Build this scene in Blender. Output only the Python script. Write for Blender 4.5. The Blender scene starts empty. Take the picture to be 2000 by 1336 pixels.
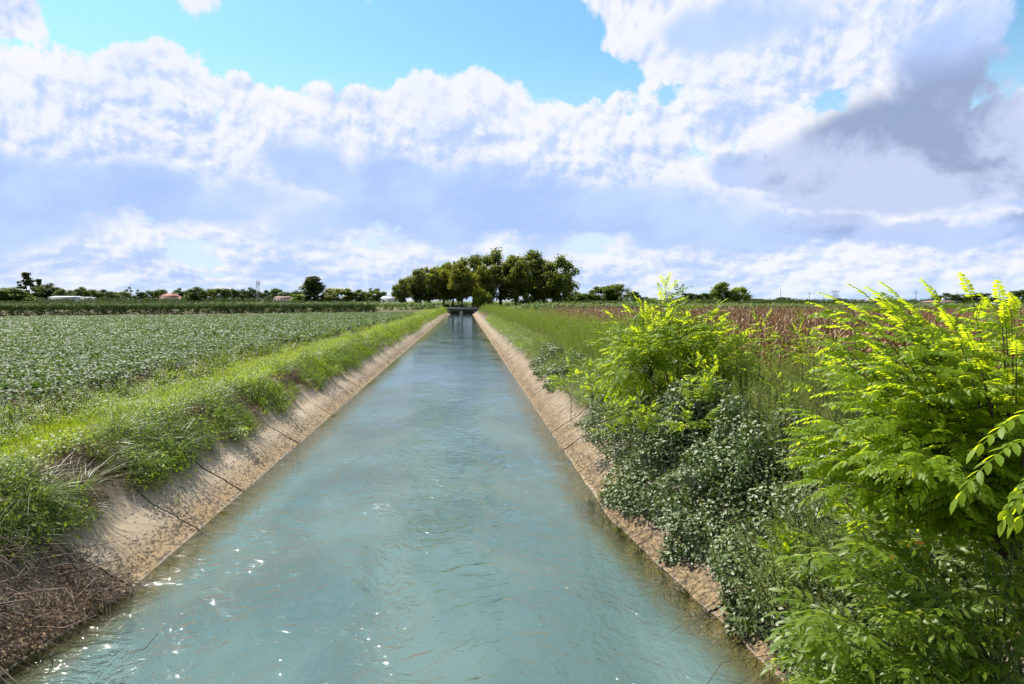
import bpy, math, random
import numpy as np
from mathutils import Vector, Matrix, Euler

scene = bpy.context.scene
R = math.radians
rnd = random.Random(7)
rng = np.random.default_rng(11)

# ------------------------------------------------------------------ camera
CAM_H = 4.2
FPX = 1444.0            # focal length in photo pixels (2000 wide)
cam_data = bpy.data.cameras.new("camera")
cam_data.sensor_width = 36.0
cam_data.lens = 36.0 * FPX / 2000.0
cam_data.clip_start = 0.05
cam_data.clip_end = 20000
cam = bpy.data.objects.new("camera", cam_data)
scene.collection.objects.link(cam)
cam.location = (0, 0, CAM_H)
cam.rotation_euler = (R(90 - 3.17), 0, R(-3.76))
scene.camera = cam
CM = Matrix.Translation(cam.location) @ cam.rotation_euler.to_matrix().to_4x4()
CR = np.array(CM.to_3x3())

def ray(px, py):
    d = CR @ np.array([(px - 1000.0) / FPX, -(py - 668.0) / FPX, -1.0])
    return d / np.linalg.norm(d)
def at_y(px, py, Y):
    d = ray(px, py)
    t = Y / d[1]
    return np.array([d[0] * t, Y, CAM_H + d[2] * t])
def at_z(px, py, z):
    d = ray(px, py)
    t = (z - CAM_H) / d[2]
    return np.array([d[0] * t, d[1] * t, z])
def to_px(P):
    P = np.asarray(P, float) - np.array([0, 0, CAM_H])
    c = P @ CR
    return 1000 - FPX * c[..., 0] / c[..., 2], 668 + FPX * c[..., 1] / c[..., 2], -c[..., 2]

# ------------------------------------------------------------------ sun, sky, exposure
SUN_AZ = -38.0          # degrees from +Y towards +X
SUN_EL = 50.0
sun_data = bpy.data.lights.new("sun", "SUN")
sun_data.energy = 5.0
sun_data.angle = R(0.5)
sun_data.color = (1.0, 0.95, 0.86)
sun = bpy.data.objects.new("sun", sun_data)
scene.collection.objects.link(sun)
sun.location = (0, 0, 60)
sun_dir = Vector((math.sin(R(SUN_AZ)) * math.cos(R(SUN_EL)), math.cos(R(SUN_AZ)) * math.cos(R(SUN_EL)), math.sin(R(SUN_EL))))
sun.rotation_euler = sun_dir.to_track_quat('Z', 'Y').to_euler()

scene.view_settings.view_transform = 'Standard'
scene.view_settings.look = 'None'
scene.view_settings.gamma = 1.0
scene.view_settings.use_curve_mapping = False
scene.view_settings.exposure = 1.10
scene.cycles.max_bounces = 8
scene.cycles.transparent_max_bounces = 12
scene.cycles.sample_clamp_indirect = 6.0
scene.cycles.caustics_reflective = False
scene.cycles.caustics_refractive = False

# tiny node-expression helper
class X:
    def __init__(s, t, o): s.t = t; s.o = o
    def _b(s, op, b, rev=False):
        n = s.t.nodes.new('ShaderNodeMath'); n.operation = op
        ins = (b, s) if rev else (s, b)
        for i, v in enumerate(ins):
            if isinstance(v, X): s.t.links.new(v.o, n.inputs[i])
            elif v is not None: n.inputs[i].default_value = v
        return X(s.t, n.outputs[0])
    def __add__(s, b): return s._b('ADD', b)
    __radd__ = __add__
    def __mul__(s, b): return s._b('MULTIPLY', b)
    __rmul__ = __mul__
    def __sub__(s, b): return s._b('SUBTRACT', b)
    def __rsub__(s, b): return s._b('SUBTRACT', b, True)
    def __truediv__(s, b): return s._b('DIVIDE', b)
    def __pow__(s, b): return s._b('POWER', b)
    def mx(s, b): return s._b('MAXIMUM', b)
    def mn(s, b): return s._b('MINIMUM', b)
    def u(s, op): return s._b(op, None)
    def smooth(s, a, b, lo=0.0, hi=1.0):
        n = s.t.nodes.new('ShaderNodeMapRange'); n.interpolation_type = 'SMOOTHSTEP'
        s.t.links.new(s.o, n.inputs[0])
        for i, v in zip((1, 2, 3, 4), (a, b, lo, hi)): n.inputs[i].default_value = v
        return X(s.t, n.outputs[0])
def vec(t, x, y, z=0.0):
    n = t.nodes.new('ShaderNodeCombineXYZ')
    for i, v in enumerate((x, y, z)):
        if isinstance(v, X): t.links.new(v.o, n.inputs[i])
        else: n.inputs[i].default_value = v
    return n.outputs[0]
def noise(t, v, scale, detail=4, rough=0.5, dist=0.0, lac=2.0, dim='2D'):
    n = t.nodes.new('ShaderNodeTexNoise'); n.noise_dimensions = dim
    if v is not None: t.links.new(v, n.inputs['Vector'])
    n.inputs['Scale'].default_value = scale; n.inputs['Detail'].default_value = detail
    n.inputs['Roughness'].default_value = rough; n.inputs['Distortion'].default_value = dist
    n.inputs['Lacunarity'].default_value = lac
    return X(t, n.outputs[0])
def billow(t, v, scale, detail=3, rough=0.5):
    n = t.nodes.new('ShaderNodeTexVoronoi'); n.feature = 'F1'; n.voronoi_dimensions = '2D'
    t.links.new(v, n.inputs['Vector'])
    n.inputs['Scale'].default_value = scale; n.inputs['Detail'].default_value = detail
    n.inputs['Roughness'].default_value = rough
    n.normalize = True
    return X(t, n.outputs[0])
def mixc(t, fac, a, b, mode='MIX'):
    n = t.nodes.new('ShaderNodeMix'); n.data_type = 'RGBA'; n.blend_type = mode
    if isinstance(fac, X): t.links.new(fac.o, n.inputs[0])
    else: n.inputs[0].default_value = fac
    for k, v in ((6, a), (7, b)):
        if isinstance(v, (tuple, list)): n.inputs[k].default_value = (*v, 1.0)[:4]
        else: t.links.new(v, n.inputs[k])
    return n.outputs[2]

world = bpy.data.worlds.new("World")
scene.world = world
world.use_nodes = True
wt = world.node_tree
for n in list(wt.nodes): wt.nodes.remove(n)
w_out = wt.nodes.new('ShaderNodeOutputWorld')
sky = wt.nodes.new('ShaderNodeTexSky'); sky.sky_type = 'NISHITA'
sky.sun_disc = False
sky.sun_elevation = R(SUN_EL); sky.sun_rotation = R(SUN_AZ)
sky.air_density = 1.0; sky.dust_density = 0.6; sky.ozone_density = 1.5
tc = wt.nodes.new('ShaderNodeTexCoord')
sep = wt.nodes.new('ShaderNodeSeparateXYZ'); wt.links.new(tc.outputs['Generated'], sep.inputs[0])
dx, dy, dz = (X(wt, sep.outputs[i]) for i in range(3))
az = dx._b('ARCTAN2', dy)
el = dz.u('ARCSINE')

def px_ae(px, py):
    d = ray(px, py)
    return math.atan2(d[0], d[1]), math.asin(d[2])
# elevation squeezed towards the horizon: far cloud layers look finer and flatter
elm = el.mx(0.0)
cu = az
cv = (elm * 6.0 + 1.0)._b('LOGARITHM', 2.718281828) * 0.42
base_v = vec(wt, cu, cv, 0.0)
# slow warp
w1 = noise(wt, base_v, 5.0, 2, 0.55) - 0.5
w2 = noise(wt, vec(wt, cu + 7.3, cv + 2.0), 5.0, 2, 0.55) - 0.5
def height(du, dv):
    v = vec(wt, cu + w1 * 0.05 + du, cv + w2 * 0.05 + dv, 0.0)
    f = noise(wt, v, 7.0, 7, 0.58)
    b = billow(wt, v, 13.0, 4, 0.60)
    return f * 0.52 + (1.0 - b) * 0.48, f, b
h0, f0, b0 = height(0.0, 0.0)
h1, f1, b1 = height(-0.007, 0.011)
relief = (h0 - h1)

azw = az + w1 * 0.10 + (f0 - 0.5) * 0.03
elw = el + w2 * 0.05 + (b0 - 0.5) * 0.02
def blob(px, py, rx, ry):
    a, e = px_ae(px, py)
    ex = (azw - a) * (FPX / rx) 
    ey = (elw - e) * (FPX / ry) 
    return 1.0 - (ex * ex + ey * ey).u('SQRT')
def blob2(px, py, rx, ry):
    a, e = px_ae(px, py)
    ex = (azd - a) * (FPX / rx); ey = eld - e
    ey = ey * (FPX / ry)
    return 1.0 - (ex * ex + ey * ey).u('SQRT')
azd = az + w1 * 0.16 + (f0 - 0.5) * 0.14 + (b0 - 0.5) * 0.05
eld = el + w2 * 0.02 + (f0 - 0.5) * 0.055 + (b0 - 0.35) * 0.03
def union(lst, blob=blob):
    acc = None
    for b in lst:
        v = blob(*b[:4])
        if len(b) > 4: v = v * b[4]
        acc = v if acc is None else acc.mx(v)
    return acc
cover_blobs = [(60, 330, 400, 215), (230, 250, 260, 140), (-250, 300, 380, 230), (330, 330, 300, 150), (470, 212, 62, 60), (650, 310, 300, 135),
               (690, 230, 90, 62), (890, 250, 180, 100), (1120, 300, 260, 118), (1000, 390, 620, 105), (1260, 330, 130, 80), (1330, 400, 300, 95),
               (1500, 50, 330, 120), (1260, 0, 190, 90), (1560, 140, 210, 85), (1790, 130, 170, 190), (1460, 265, 110, 50), (1780, 300, 270, 110),
               (1700, 440, 420, 75), (10, 25, 85, 50), (2150, 420, 320, 160), (1560, 330, 160, 70), (1850, 400, 260, 60), (1330, 250, 110, 50)]
gap_blobs = [(600, 110, 330, 75), (850, 60, 420, 110), (1150, 150, 130, 60), (1060, 110, 130, 80), (250, 50, 170, 50), (1985, 110, 70, 110)]
cov = union(cover_blobs)
gap = union(gap_blobs)
# cloudiness of its own away from the big masses: the same broken field all round the sky
big = noise(wt, vec(wt, dx * 1.2, dy * 1.2, dz * 2.0), 1.6, 1, 0.5, dim='3D')
behind = dy.smooth(0.55, 0.15).mx(el.smooth(0.40, 0.52))
field = (big - 0.45) * 3.0 * behind - (1.0 - behind) * 0.35
low = el.smooth(0.14, 0.02) * 0.62            # broken small clouds low over the horizon
cov_all = cov.mx(field).mx(low - 0.22) - gap.mx(0.0) * 0.9
dens = cov_all * 0.9 + (h0 - 0.53) * 3.0
alpha = dens.smooth(0.0, 0.26)
haze = el.smooth(0.34, 0.07)
alpha = alpha * (1.0 - el.smooth(0.035, 0.0) * 0.4)

dark_blobs = [(120, 375, 440, 66), (330, 405, 200, 46), (1010, 425, 580, 74), (760, 360, 200, 60), (1250, 440, 280, 52), (1830, 290, 290, 110, 1.5), (1690, 330, 190, 70, 1.3),
              (1480, 340, 120, 40, 1.1), (1850, 140, 130, 130, .75), (1790, 458, 260, 26, 1.0), (1560, 440, 160, 40), (1420, 40, 160, 45, .6), (580, 330, 90, 60, .7), (-260, 400, 300, 80)]
dk = union(dark_blobs, blob2)
dkf = (big - 0.40) * 2.0 * behind
dk = dk.mx(dkf)
shade = (dk * 1.75 + 0.12 + (f0 - 0.5) * 0.7).smooth(0.0, 0.9)
mottle = (noise(wt, vec(wt, cu + w2 * 0.12 + 3.7, cv + w1 * 0.12), 6.0, 5, 0.55) - 0.5)
thick = dens.smooth(0.05, 0.7)
rel = relief * 3.3
lowband = el.smooth(0.13, 0.05)
# silver edge and billow relief, flattened inside the grey bases
lit = 0.86 + rel * (1.0 - shade * 0.6) - thick * 0.13 + (1.0 - thick) * 0.06 + (0.10 - b0 * 0.26) + mottle * 0.75
lit = lit - lowband * 0.10
lit = lit.mx(0.30).mn(1.0)
white = (0.495, 0.505, 0.540)
pale = (0.270, 0.350, 0.535)
c_lit = mixc(wt, lit.smooth(0.42, 0.98), pale, white)
grey_r = blob(1830, 300, 420, 190).smooth(0.0, 0.5)
c_dark = mixc(wt, grey_r, mixc(wt, f0.smooth(.3, .7), (0.220, 0.315, 0.545), (0.285, 0.375, 0.570)), mixc(wt, (f0 + mottle * 1.6).smooth(.34, .68), (0.165, 0.208, 0.325), (0.300, 0.350, 0.490)))
c_cloud = mixc(wt, shade * 0.93, c_lit, c_dark)
# clear sky between the clouds: Nishita, tinted to the photo's cyan
skyc = mixc(wt, 1.0, sky.outputs[0], (0.05 * 1.22, 0.05 * 1.80, 0.05 * 1.80), 'MULTIPLY')
c_hz = mixc(wt, haze * 0.96, skyc, (0.365, 0.455, 0.575))
c_all = mixc(wt, alpha, c_hz, c_cloud)
bgn = wt.nodes.new('ShaderNodeBackground')
wt.links.new(c_all, bgn.inputs[0]); bgn.inputs[1].default_value = 0.88
wt.links.new(bgn.outputs[0], w_out.inputs[0])

# ================================================================== helpers
COL = scene.collection
def link(o, parent=None):
    COL.objects.link(o)
    if parent: o.parent = parent
    return o
def tag(o, label=None, cat=None, group=None, kind=None):
    if label: o['label'] = label
    if cat: o['category'] = cat
    if group: o['group'] = group
    if kind: o['kind'] = kind
    return o
def empty(name, loc, rz=0.0, label=None, cat=None, group=None):
    o = bpy.data.objects.new(name, None); o.empty_display_size = 0.2
    o.location = loc; o.rotation_euler = (0, 0, rz)
    link(o); return tag(o, label, cat, group)

def mesh_np(name, V, F, mat=None, tint=None, smooth=False):
    """V (n,3), F (m,3 or 4) int arrays -> mesh datablock"""
    V = np.asarray(V, np.float32); F = np.asarray(F, np.int32)
    me = bpy.data.meshes.new(name)
    k = F.shape[1]
    me.vertices.add(len(V)); me.vertices.foreach_set('co', V.ravel())
    me.loops.add(F.size); me.loops.foreach_set('vertex_index', F.ravel())
    me.polygons.add(len(F))
    me.polygons.foreach_set('loop_start', np.arange(0, F.size, k, dtype=np.int32))
    me.update(calc_edges=True)
    if smooth: me.polygons.foreach_set('use_smooth', np.ones(len(F), bool))
    if tint is not None:
        a = me.attributes.new('tint', 'FLOAT', 'POINT'); a.data.foreach_set('value', np.asarray(tint, np.float32))
    if mat: me.materials.append(mat)
    return me
def obj_np(name, V, F, mat, parent=None, tint=None, smooth=False):
    return link(bpy.data.objects.new(name, mesh_np(name, V, F, mat, tint, smooth)), parent)

class Acc:
    """collects triangles with a per-vertex tint"""
    def __init__(s): s.V = []; s.F = []; s.T = []; s.n = 0
    def add(s, V, F, t=0.5):
        V = np.asarray(V, float).reshape(-1, 3); F = np.asarray(F, int)
        if F.shape[1] == 4: F = np.vstack([F[:, [0, 1, 2]], F[:, [0, 2, 3]]])
        s.V.append(V); s.F.append(F + s.n)
        s.T.append(np.full(len(V), t) if np.isscalar(t) else np.asarray(t, float)); s.n += len(V)
        return s
    def arrays(s): return np.vstack(s.V), np.vstack(s.F), np.concatenate(s.T)
    def mesh(s, name, mat, smooth=False):
        V, F, T = s.arrays(); return mesh_np(name, V, F, mat, T, smooth)
    def obj(s, name, mat, parent=None, smooth=False): return link(bpy.data.objects.new(name, s.mesh(name, mat, smooth)), parent)

def box(acc, x0, x1, y0, y1, z0, z1, t=0.5):
    V = [(x, y, z) for z in (z0, z1) for x, y in ((x0, y0), (x1, y0), (x1, y1), (x0, y1))]
    F = [(0, 3, 2, 1), (4, 5, 6, 7), (0, 1, 5, 4), (1, 2, 6, 5), (2, 3, 7, 6), (3, 0, 4, 7)]
    acc.add(V, F, t)
def tube(acc, pts, rad, sides=4, t=0.5):
    pts = np.asarray(pts, float); n = len(pts)
    rad = np.full(n, rad) if np.isscalar(rad) else np.asarray(rad, float)
    d = np.gradient(pts, axis=0); d /= np.linalg.norm(d, axis=1)[:, None] + 1e-9
    up = np.where(np.abs(d[:, 2:3]) > 0.9, np.array([[1.0, 0, 0]]), np.array([[0, 0, 1.0]]))
    a = np.cross(d, up); a /= np.linalg.norm(a, axis=1)[:, None] + 1e-9
    b = np.cross(d, a)
    ang = np.arange(sides) * 2 * math.pi / sides
    V = (pts[:, None, :] + rad[:, None, None] * (np.cos(ang)[None, :, None] * a[:, None, :] + np.sin(ang)[None, :, None] * b[:, None, :])).reshape(-1, 3)
    F = []
    for i in range(n - 1):
        for j in range(sides):
            k = (j + 1) % sides
            F.append((i * sides + j, i * sides + k, (i + 1) * sides + k, (i + 1) * sides + j))
    acc.add(V, F, t)

def rot_from(ydir, zdir):
    """rotation matrices (N,3,3) whose Y axis is ydir and Z near zdir"""
    y = ydir / (np.linalg.norm(ydir, axis=1)[:, None] + 1e-9)
    z = zdir - (zdir * y).sum(1)[:, None] * y
    z /= np.linalg.norm(z, axis=1)[:, None] + 1e-9
    x = np.cross(y, z)
    return np.stack([x, y, z], axis=2)
def replicate(tV, tF, P, M, S, tint):
    P = np.asarray(P); N = len(P); k = len(tV)
    V = np.einsum('nij,kj->nki', M, tV) * np.asarray(S).reshape(-1, 1, 1) + P[:, None, :]
    F = (tF[None] + (np.arange(N) * k)[:, None, None]).reshape(-1, 3)
    return V.reshape(-1, 3), F, np.repeat(tint, k)

def vnoise(x, y, seed=0):
    x = np.asarray(x, float); y = np.asarray(y, float)
    xi = np.floor(x).astype(np.int64); yi = np.floor(y).astype(np.int64)
    fx = x - xi; fy = y - yi; fx = fx * fx * (3 - 2 * fx); fy = fy * fy * (3 - 2 * fy)
    def h(a, b):
        n = (a * 374761393 + b * 668265263 + seed * 1274126177) & 0xffffffff
        n = ((n ^ (n >> 13)) * 1274126177) & 0xffffffff
        return ((n ^ (n >> 16)) & 0xffff) / 65535.0
    return (h(xi, yi) * (1 - fx) + h(xi + 1, yi) * fx) * (1 - fy) + (h(xi, yi + 1) * (1 - fx) + h(xi + 1, yi + 1) * fx) * fy
def fbm(x, y, seed=0, o=3):
    s = 0; a = 0.5; t = 0
    for i in range(o): s = s + a * vnoise(x, y, seed + i); t += a; a *= 0.5; x = x * 2.03 + 5; y = y * 2.03 + 9
    return s / t
def sstep(a, b, x):
    t = np.clip((np.asarray(x, float) - a) / (b - a), 0, 1); return t * t * (3 - 2 * t)

# scatter many tiny things nobody could count as ONE object
def scatter(name, protos, P, rot, scl, idx=None, parent=None, kind='stuff'):
    P = np.asarray(P, np.float32); n = len(P)
    me = bpy.data.meshes.new(name); me.vertices.add(n); me.vertices.foreach_set('co', P.ravel())
    a = me.attributes.new('rot', 'FLOAT_VECTOR', 'POINT'); a.data.foreach_set('vector', np.asarray(rot, np.float32).ravel())
    a = me.attributes.new('scl', 'FLOAT', 'POINT'); a.data.foreach_set('value', np.asarray(scl, np.float32))
    if idx is None: idx = rng.integers(0, len(protos), n)
    a = me.attributes.new('idx', 'INT', 'POINT'); a.data.foreach_set('value', np.asarray(idx, np.int32))
    c = bpy.data.collections.new(name + '_kinds')
    for i, p in enumerate(protos):
        o = bpy.data.objects.new('%s_kind_%02d' % (name, i), p); c.objects.link(o)
    g = bpy.data.node_groups.new(name, 'GeometryNodeTree')
    g.interface.new_socket('Geometry', in_out='INPUT', socket_type='NodeSocketGeometry')
    g.interface.new_socket('Geometry', in_out='OUTPUT', socket_type='NodeSocketGeometry')
    N = g.nodes; L = g.links
    gi = N.new('NodeGroupInput'); go = N.new('NodeGroupOutput')
    ci = N.new('GeometryNodeCollectionInfo'); ci.inputs['Collection'].default_value = c
    ci.inputs['Separate Children'].default_value = True; ci.inputs['Reset Children'].default_value = True
    iop = N.new('GeometryNodeInstanceOnPoints'); iop.inputs['Pick Instance'].default_value = True
    def attr(nm, ty):
        q = N.new('GeometryNodeInputNamedAttribute'); q.data_type = ty; q.inputs['Name'].default_value = nm
        return [s for s in q.outputs if s.enabled and s.name == 'Attribute'][0]
    e2r = N.new('FunctionNodeEulerToRotation')
    L.new(attr('rot', 'FLOAT_VECTOR'), e2r.inputs[0]); L.new(e2r.outputs[0], iop.inputs['Rotation'])
    L.new(attr('scl', 'FLOAT'), iop.inputs['Scale']); L.new(attr('idx', 'INT'), iop.inputs['Instance Index'])
    m2p = N.new('GeometryNodeMeshToPoints')
    L.new(gi.outputs[0], m2p.inputs['Mesh']); L.new(m2p.outputs[0], iop.inputs['Points'])
    L.new(ci.outputs[0], iop.inputs['Instance']); L.new(iop.outputs[0], go.inputs[0])
    o = link(bpy.data.objects.new(name, me), parent)
    md = o.modifiers.new('scatter', 'NODES'); md.node_group = g
    if kind: o['kind'] = kind
    return o
def rots(n, tilt=0.15): return np.stack([rng.normal(0, tilt, n), rng.normal(0, tilt, n), rng.uniform(0, 6.283, n)], 1)

# ------------------------------------------------------------------ materials
def new_mat(name):
    m = bpy.data.materials.new(name); m.use_nodes = True
    t = m.node_tree
    for n in list(t.nodes): t.nodes.remove(n)
    out = t.nodes.new('ShaderNodeOutputMaterial')
    return m, t, out
def bsdf(t, color, rough=0.8, spec=0.3):
    p = t.nodes.new('ShaderNodeBsdfPrincipled')
    if isinstance(color, (tuple, list)): p.inputs['Base Color'].default_value = (*color, 1.0)[:4]
    else: t.links.new(color, p.inputs['Base Color'])
    if isinstance(rough, X): t.links.new(rough.o, p.inputs['Roughness'])
    else: p.inputs['Roughness'].default_value = rough
    p.inputs['Specular IOR Level'].default_value = spec
    return p
def objcoord(t):
    return t.nodes.new('ShaderNodeTexCoord').outputs['Object']
def worldpos(t):
    return t.nodes.new('ShaderNodeNewGeometry').outputs['Position']
def bump(t, h, strength=0.4, dist=0.02):
    b = t.nodes.new('ShaderNodeBump'); b.inputs['Strength'].default_value = strength; b.inputs['Distance'].default_value = dist
    t.links.new(h.o, b.inputs['Height']); return b.outputs[0]
def leaf_mat(name, c1, c2, tcol, trans=0.4, rough=0.42, spec=0.5, use_color=False):
    m, t, out = new_mat(name)
    a = t.nodes.new('ShaderNodeAttribute'); a.attribute_name = 'tint'
    oi = t.nodes.new('ShaderNodeObjectInfo')
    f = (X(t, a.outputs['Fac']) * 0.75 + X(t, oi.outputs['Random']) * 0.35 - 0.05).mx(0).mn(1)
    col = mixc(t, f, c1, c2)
    dark = tuple(v * 0.72 for v in tcol)
    tc_ = mixc(t, f, dark, tcol)
    if use_color:
        col = mixc(t, 1.0, col, oi.outputs['Color'], 'MULTIPLY'); tc_ = mixc(t, 1.0, tc_, oi.outputs['Color'], 'MULTIPLY')
    p = bsdf(t, col, rough, spec)
    tr = t.nodes.new('ShaderNodeBsdfTranslucent'); t.links.new(tc_, tr.inputs[0])
    mx = t.nodes.new('ShaderNodeMixShader'); mx.inputs[0].default_value = trans
    t.links.new(p.outputs[0], mx.inputs[1]); t.links.new(tr.outputs[0], mx.inputs[2])
    t.links.new(mx.outputs[0], out.inputs[0])
    return m
def plain(name, c1, c2=None, scale=3.0, rough=0.85, spec=0.25, bmp=0.0, det=5, use_tint=False):
    m, t, out = new_mat(name)
    pos = objcoord(t)
    nz = noise(t, pos, scale, det, 0.6, dim='3D')
    c = mixc(t, nz.smooth(0.3, 0.7), c1, c2 or tuple(v * 0.75 for v in c1))
    if use_tint:
        a = t.nodes.new('ShaderNodeAttribute'); a.attribute_name = 'tint'
        c = mixc(t, X(t, a.outputs['Fac']), c, c1)
    p = bsdf(t, c, rough, spec)
    if bmp: t.links.new(bump(t, nz, bmp, 0.02), p.inputs['Normal'])
    t.links.new(p.outputs[0], out.inputs[0]); return m

# ================================================================== canal line (x of the water's edge on each side at a distance y)
def xl(y):
    y = np.asarray(y, float)
    return -4.87 - 0.13 * np.clip(11 - y, 0, 4.5) + 0.85 * sstep(200, 226, y)
def xr(y):
    y = np.asarray(y, float)
    return 2.81 + 0.117 * np.clip(14 - y, 0, 7.5)
def prof(d):
    """height of the bank above the water at distance d outward of the water's edge"""
    return np.interp(d, [-4, -2.2, 0, .85, 1.33, 2.0, 3.0], [-1.25, -1.25, 0, .50, 0.97, 1.46, 1.5])
def gz(x, y):
    x = np.asarray(x, float)
    d = np.maximum(xl(y) - x, x - xr(y))
    return prof(d)

def at_ground(px, py):
    """first point of the ground or bank seen through a photo pixel"""
    d = ray(px, py); o = np.array([0, 0, CAM_H]); t = 3.0
    for _ in range(4000):
        p = o + d * t
        if p[2] <= float(gz(p[0], p[1])): return p
        t += 0.03
    return o + d * t

# ------------------------------------------------------------------ ground: one sheet with the canal cut in it
m_ground, t, out = new_mat('soil')
pos = worldpos(t)
n1 = noise(t, pos, 0.9, 6, 0.6, dim='3D'); n2 = noise(t, pos, 9.0, 5, 0.65, dim='3D'); n3 = noise(t, pos, 0.02, 3, 0.5, dim='3D')
c = mixc(t, n2.smooth(0.3, 0.7), (0.055, 0.038, 0.022), (0.140, 0.100, 0.060))
c = mixc(t, n1.smooth(0.45, 0.65) * 0.5, c, (0.045, 0.055, 0.018))
sp = t.nodes.new('ShaderNodeSeparateXYZ'); t.links.new(pos, sp.inputs[0])
far = X(t, sp.outputs[1]).smooth(150, 330)
c = mixc(t, far, c, mixc(t, n3.smooth(0.4, 0.6), (0.10, 0.13, 0.035), (0.16, 0.15, 0.06)))
p = bsdf(t, c, 0.95, 0.1); t.links.new(bump(t, n2, 0.8, 0.06), p.inputs['Normal']); t.links.new(p.outputs[0], out.inputs[0])

ys = np.concatenate([np.arange(-40, 4, 2.0), np.arange(4, 45, 0.35), np.arange(45, 240, 2.0), [245, 252, 256, 300, 400, 600, 1000, 2000, 4000, 9000]])
dl = np.array([9000, 3000, 800, 200, 70, 30, 12, 6, 3.6, 3.0, 2.6, 2.3, 2.1, 1.9, 1.7, 1.5, 1.38, 1.1, .5, 0, -.9, -1.6, -2.3])
V = []
for y in ys:
    a = float(xl(y)); b = float(xr(y))
    xs = np.concatenate([a - dl, b + dl[::-1]])
    d = np.concatenate([dl, dl[::-1]])
    z = prof(d) - np.where(d < 1.6, 0.10, 0.0)
    nz_ = (fbm(xs * 1.7, np.full_like(xs, y * 1.7), 5) - 0.5)
    z = z + nz_ * np.where((d > 1.45) & (d < 3.2), 0.28, np.where(d >= 3.2, 0.05, 0.0)) * (1 if y < 240 else 0)
    if y >= 256: z = np.full_like(z, 1.5)  # canal filled in beyond the bridge so its opening looks dark
    V.append(np.stack([xs, np.full_like(xs, y), z], 1))
nc = V[0].shape[0]; V = np.concatenate(V)
F = [(i * nc + j, i * nc + j + 1, (i + 1) * nc + j + 1, (i + 1) * nc + j) for i in range(len(ys) - 1) for j in range(nc - 1)]
ground = obj_np('ground', V, F, m_ground, smooth=True); tag(ground, kind='structure')

# ------------------------------------------------------------------ water
m_water, t, out = new_mat('canal_water')
pos = worldpos(t)
sp = t.nodes.new('ShaderNodeSeparateXYZ'); t.links.new(pos, sp.inputs[0])
px_, py_ = X(t, sp.outputs[0]), X(t, sp.outputs[1])
wa = noise(t, vec(t, px_ * 0.45, py_ * 0.22), 1.0, 3, 0.5) - 0.5
wb = noise(t, vec(t, px_ * 0.45 + 9.1, py_ * 0.22 + 4.0), 1.0, 3, 0.5) - 0.5
qx = px_ + wa * 2.6; qy = py_ + wb * 2.6
swell = noise(t, vec(t, qx * 0.9, qy * 0.55), 1.0, 3, 0.55)
chop = noise(t, vec(t, qx * 1.7, qy * 1.3), 1.0, 3, 0.5)
rip = noise(t, vec(t, qx * 3.6, qy * 4.6), 1.0, 3, 0.62)
crest = (1.0 - ((noise(t, vec(t, qx * 1.5 + wb * 1.5, qy * 1.1), 1.0, 3, 0.55) - 0.5) * 2.0).u('ABSOLUTE') * 2.2).mx(0.0)
crest = crest * crest * crest
calm = noise(t, vec(t, qx * 0.35, qy * 0.16), 1.0, 2, 0.5).smooth(0.35, 0.62, 0.45, 1.0)
turbu = py_.smooth(42.0, 8.0, 0.10, 1.0)
hgt = crest * turbu * calm * 0.034 + swell * turbu * 0.045 + chop * turbu * (calm * 0.8 + 0.1) * 0.070 + rip * (calm * 0.8 + 0.2) * turbu * 0.135
bn = t.nodes.new('ShaderNodeBump'); bn.inputs['Strength'].default_value = 1.0; bn.inputs['Distance'].default_value = 0.62
t.links.new(hgt.o, bn.inputs['Height'])
# turbid melt-water: the bed shows only through the first few centimetres at the edges
inl = X(t, sp.outputs[0])
dep_l = px_ + 4.87 + (11.0 - py_).mx(0.0).mn(4.5) * 0.13
dep_r = (14.0 - py_).mx(0.0).mn(7.5) * 0.117 + 2.81 - px_
dep = dep_l.mn(dep_r) + (chop - 0.5) * 0.15
turb = dep.smooth(-0.1, 0.95, 0.05, 0.985)
body = mixc(t, noise(t, vec(t, qx * 0.5, qy * 0.25), 1.0, 3, 0.5).smooth(0.3, 0.7), (0.060, 0.103, 0.100), (0.086, 0.138, 0.128))
body = mixc(t, dep.smooth(0.9, 0.1), body, (0.120, 0.115, 0.050))
df = t.nodes.new('ShaderNodeBsdfDiffuse'); t.links.new(body, df.inputs[0])
trn = t.nodes.new('ShaderNodeBsdfTransparent'); trn.inputs[0].default_value = (0.72, 0.74, 0.50, 1)
m1 = t.nodes.new('ShaderNodeMixShader'); t.links.new(turb.o, m1.inputs[0]); t.links.new(trn.outputs[0], m1.inputs[1]); t.links.new(df.outputs[0], m1.inputs[2])
fr = t.nodes.new('ShaderNodeFresnel'); fr.inputs['IOR'].default_value = 1.33; t.links.new(bn.outputs[0], fr.inputs['Normal'])
gl = t.nodes.new('ShaderNodeBsdfGlossy'); gl.inputs['Roughness'].default_value = 0.034; t.links.new(bn.outputs[0], gl.inputs['Normal'])
m2 = t.nodes.new('ShaderNodeMixShader'); t.links.new(fr.outputs[0], m2.inputs[0]); t.links.new(m1.outputs[0], m2.inputs[1]); t.links.new(gl.outputs[0], m2.inputs[2])
t.links.new(m2.outputs[0], out.inputs[0])
yy = np.concatenate([np.arange(-30, 240, 2.0), [260, 400, 900]])
V = np.array([(xx, y, 0.0) for y in yy for xx in (float(xl(y)) - 0.03, 0.0, float(xr(y)) + 0.03)])
F = [(i * 3 + j, i * 3 + j + 1, i * 3 + j + 4, i * 3 + j + 3) for i in range(len(yy) - 1) for j in (0, 1)]
water = obj_np('water', V, F, m_water, smooth=True); tag(water, kind='structure')

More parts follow.
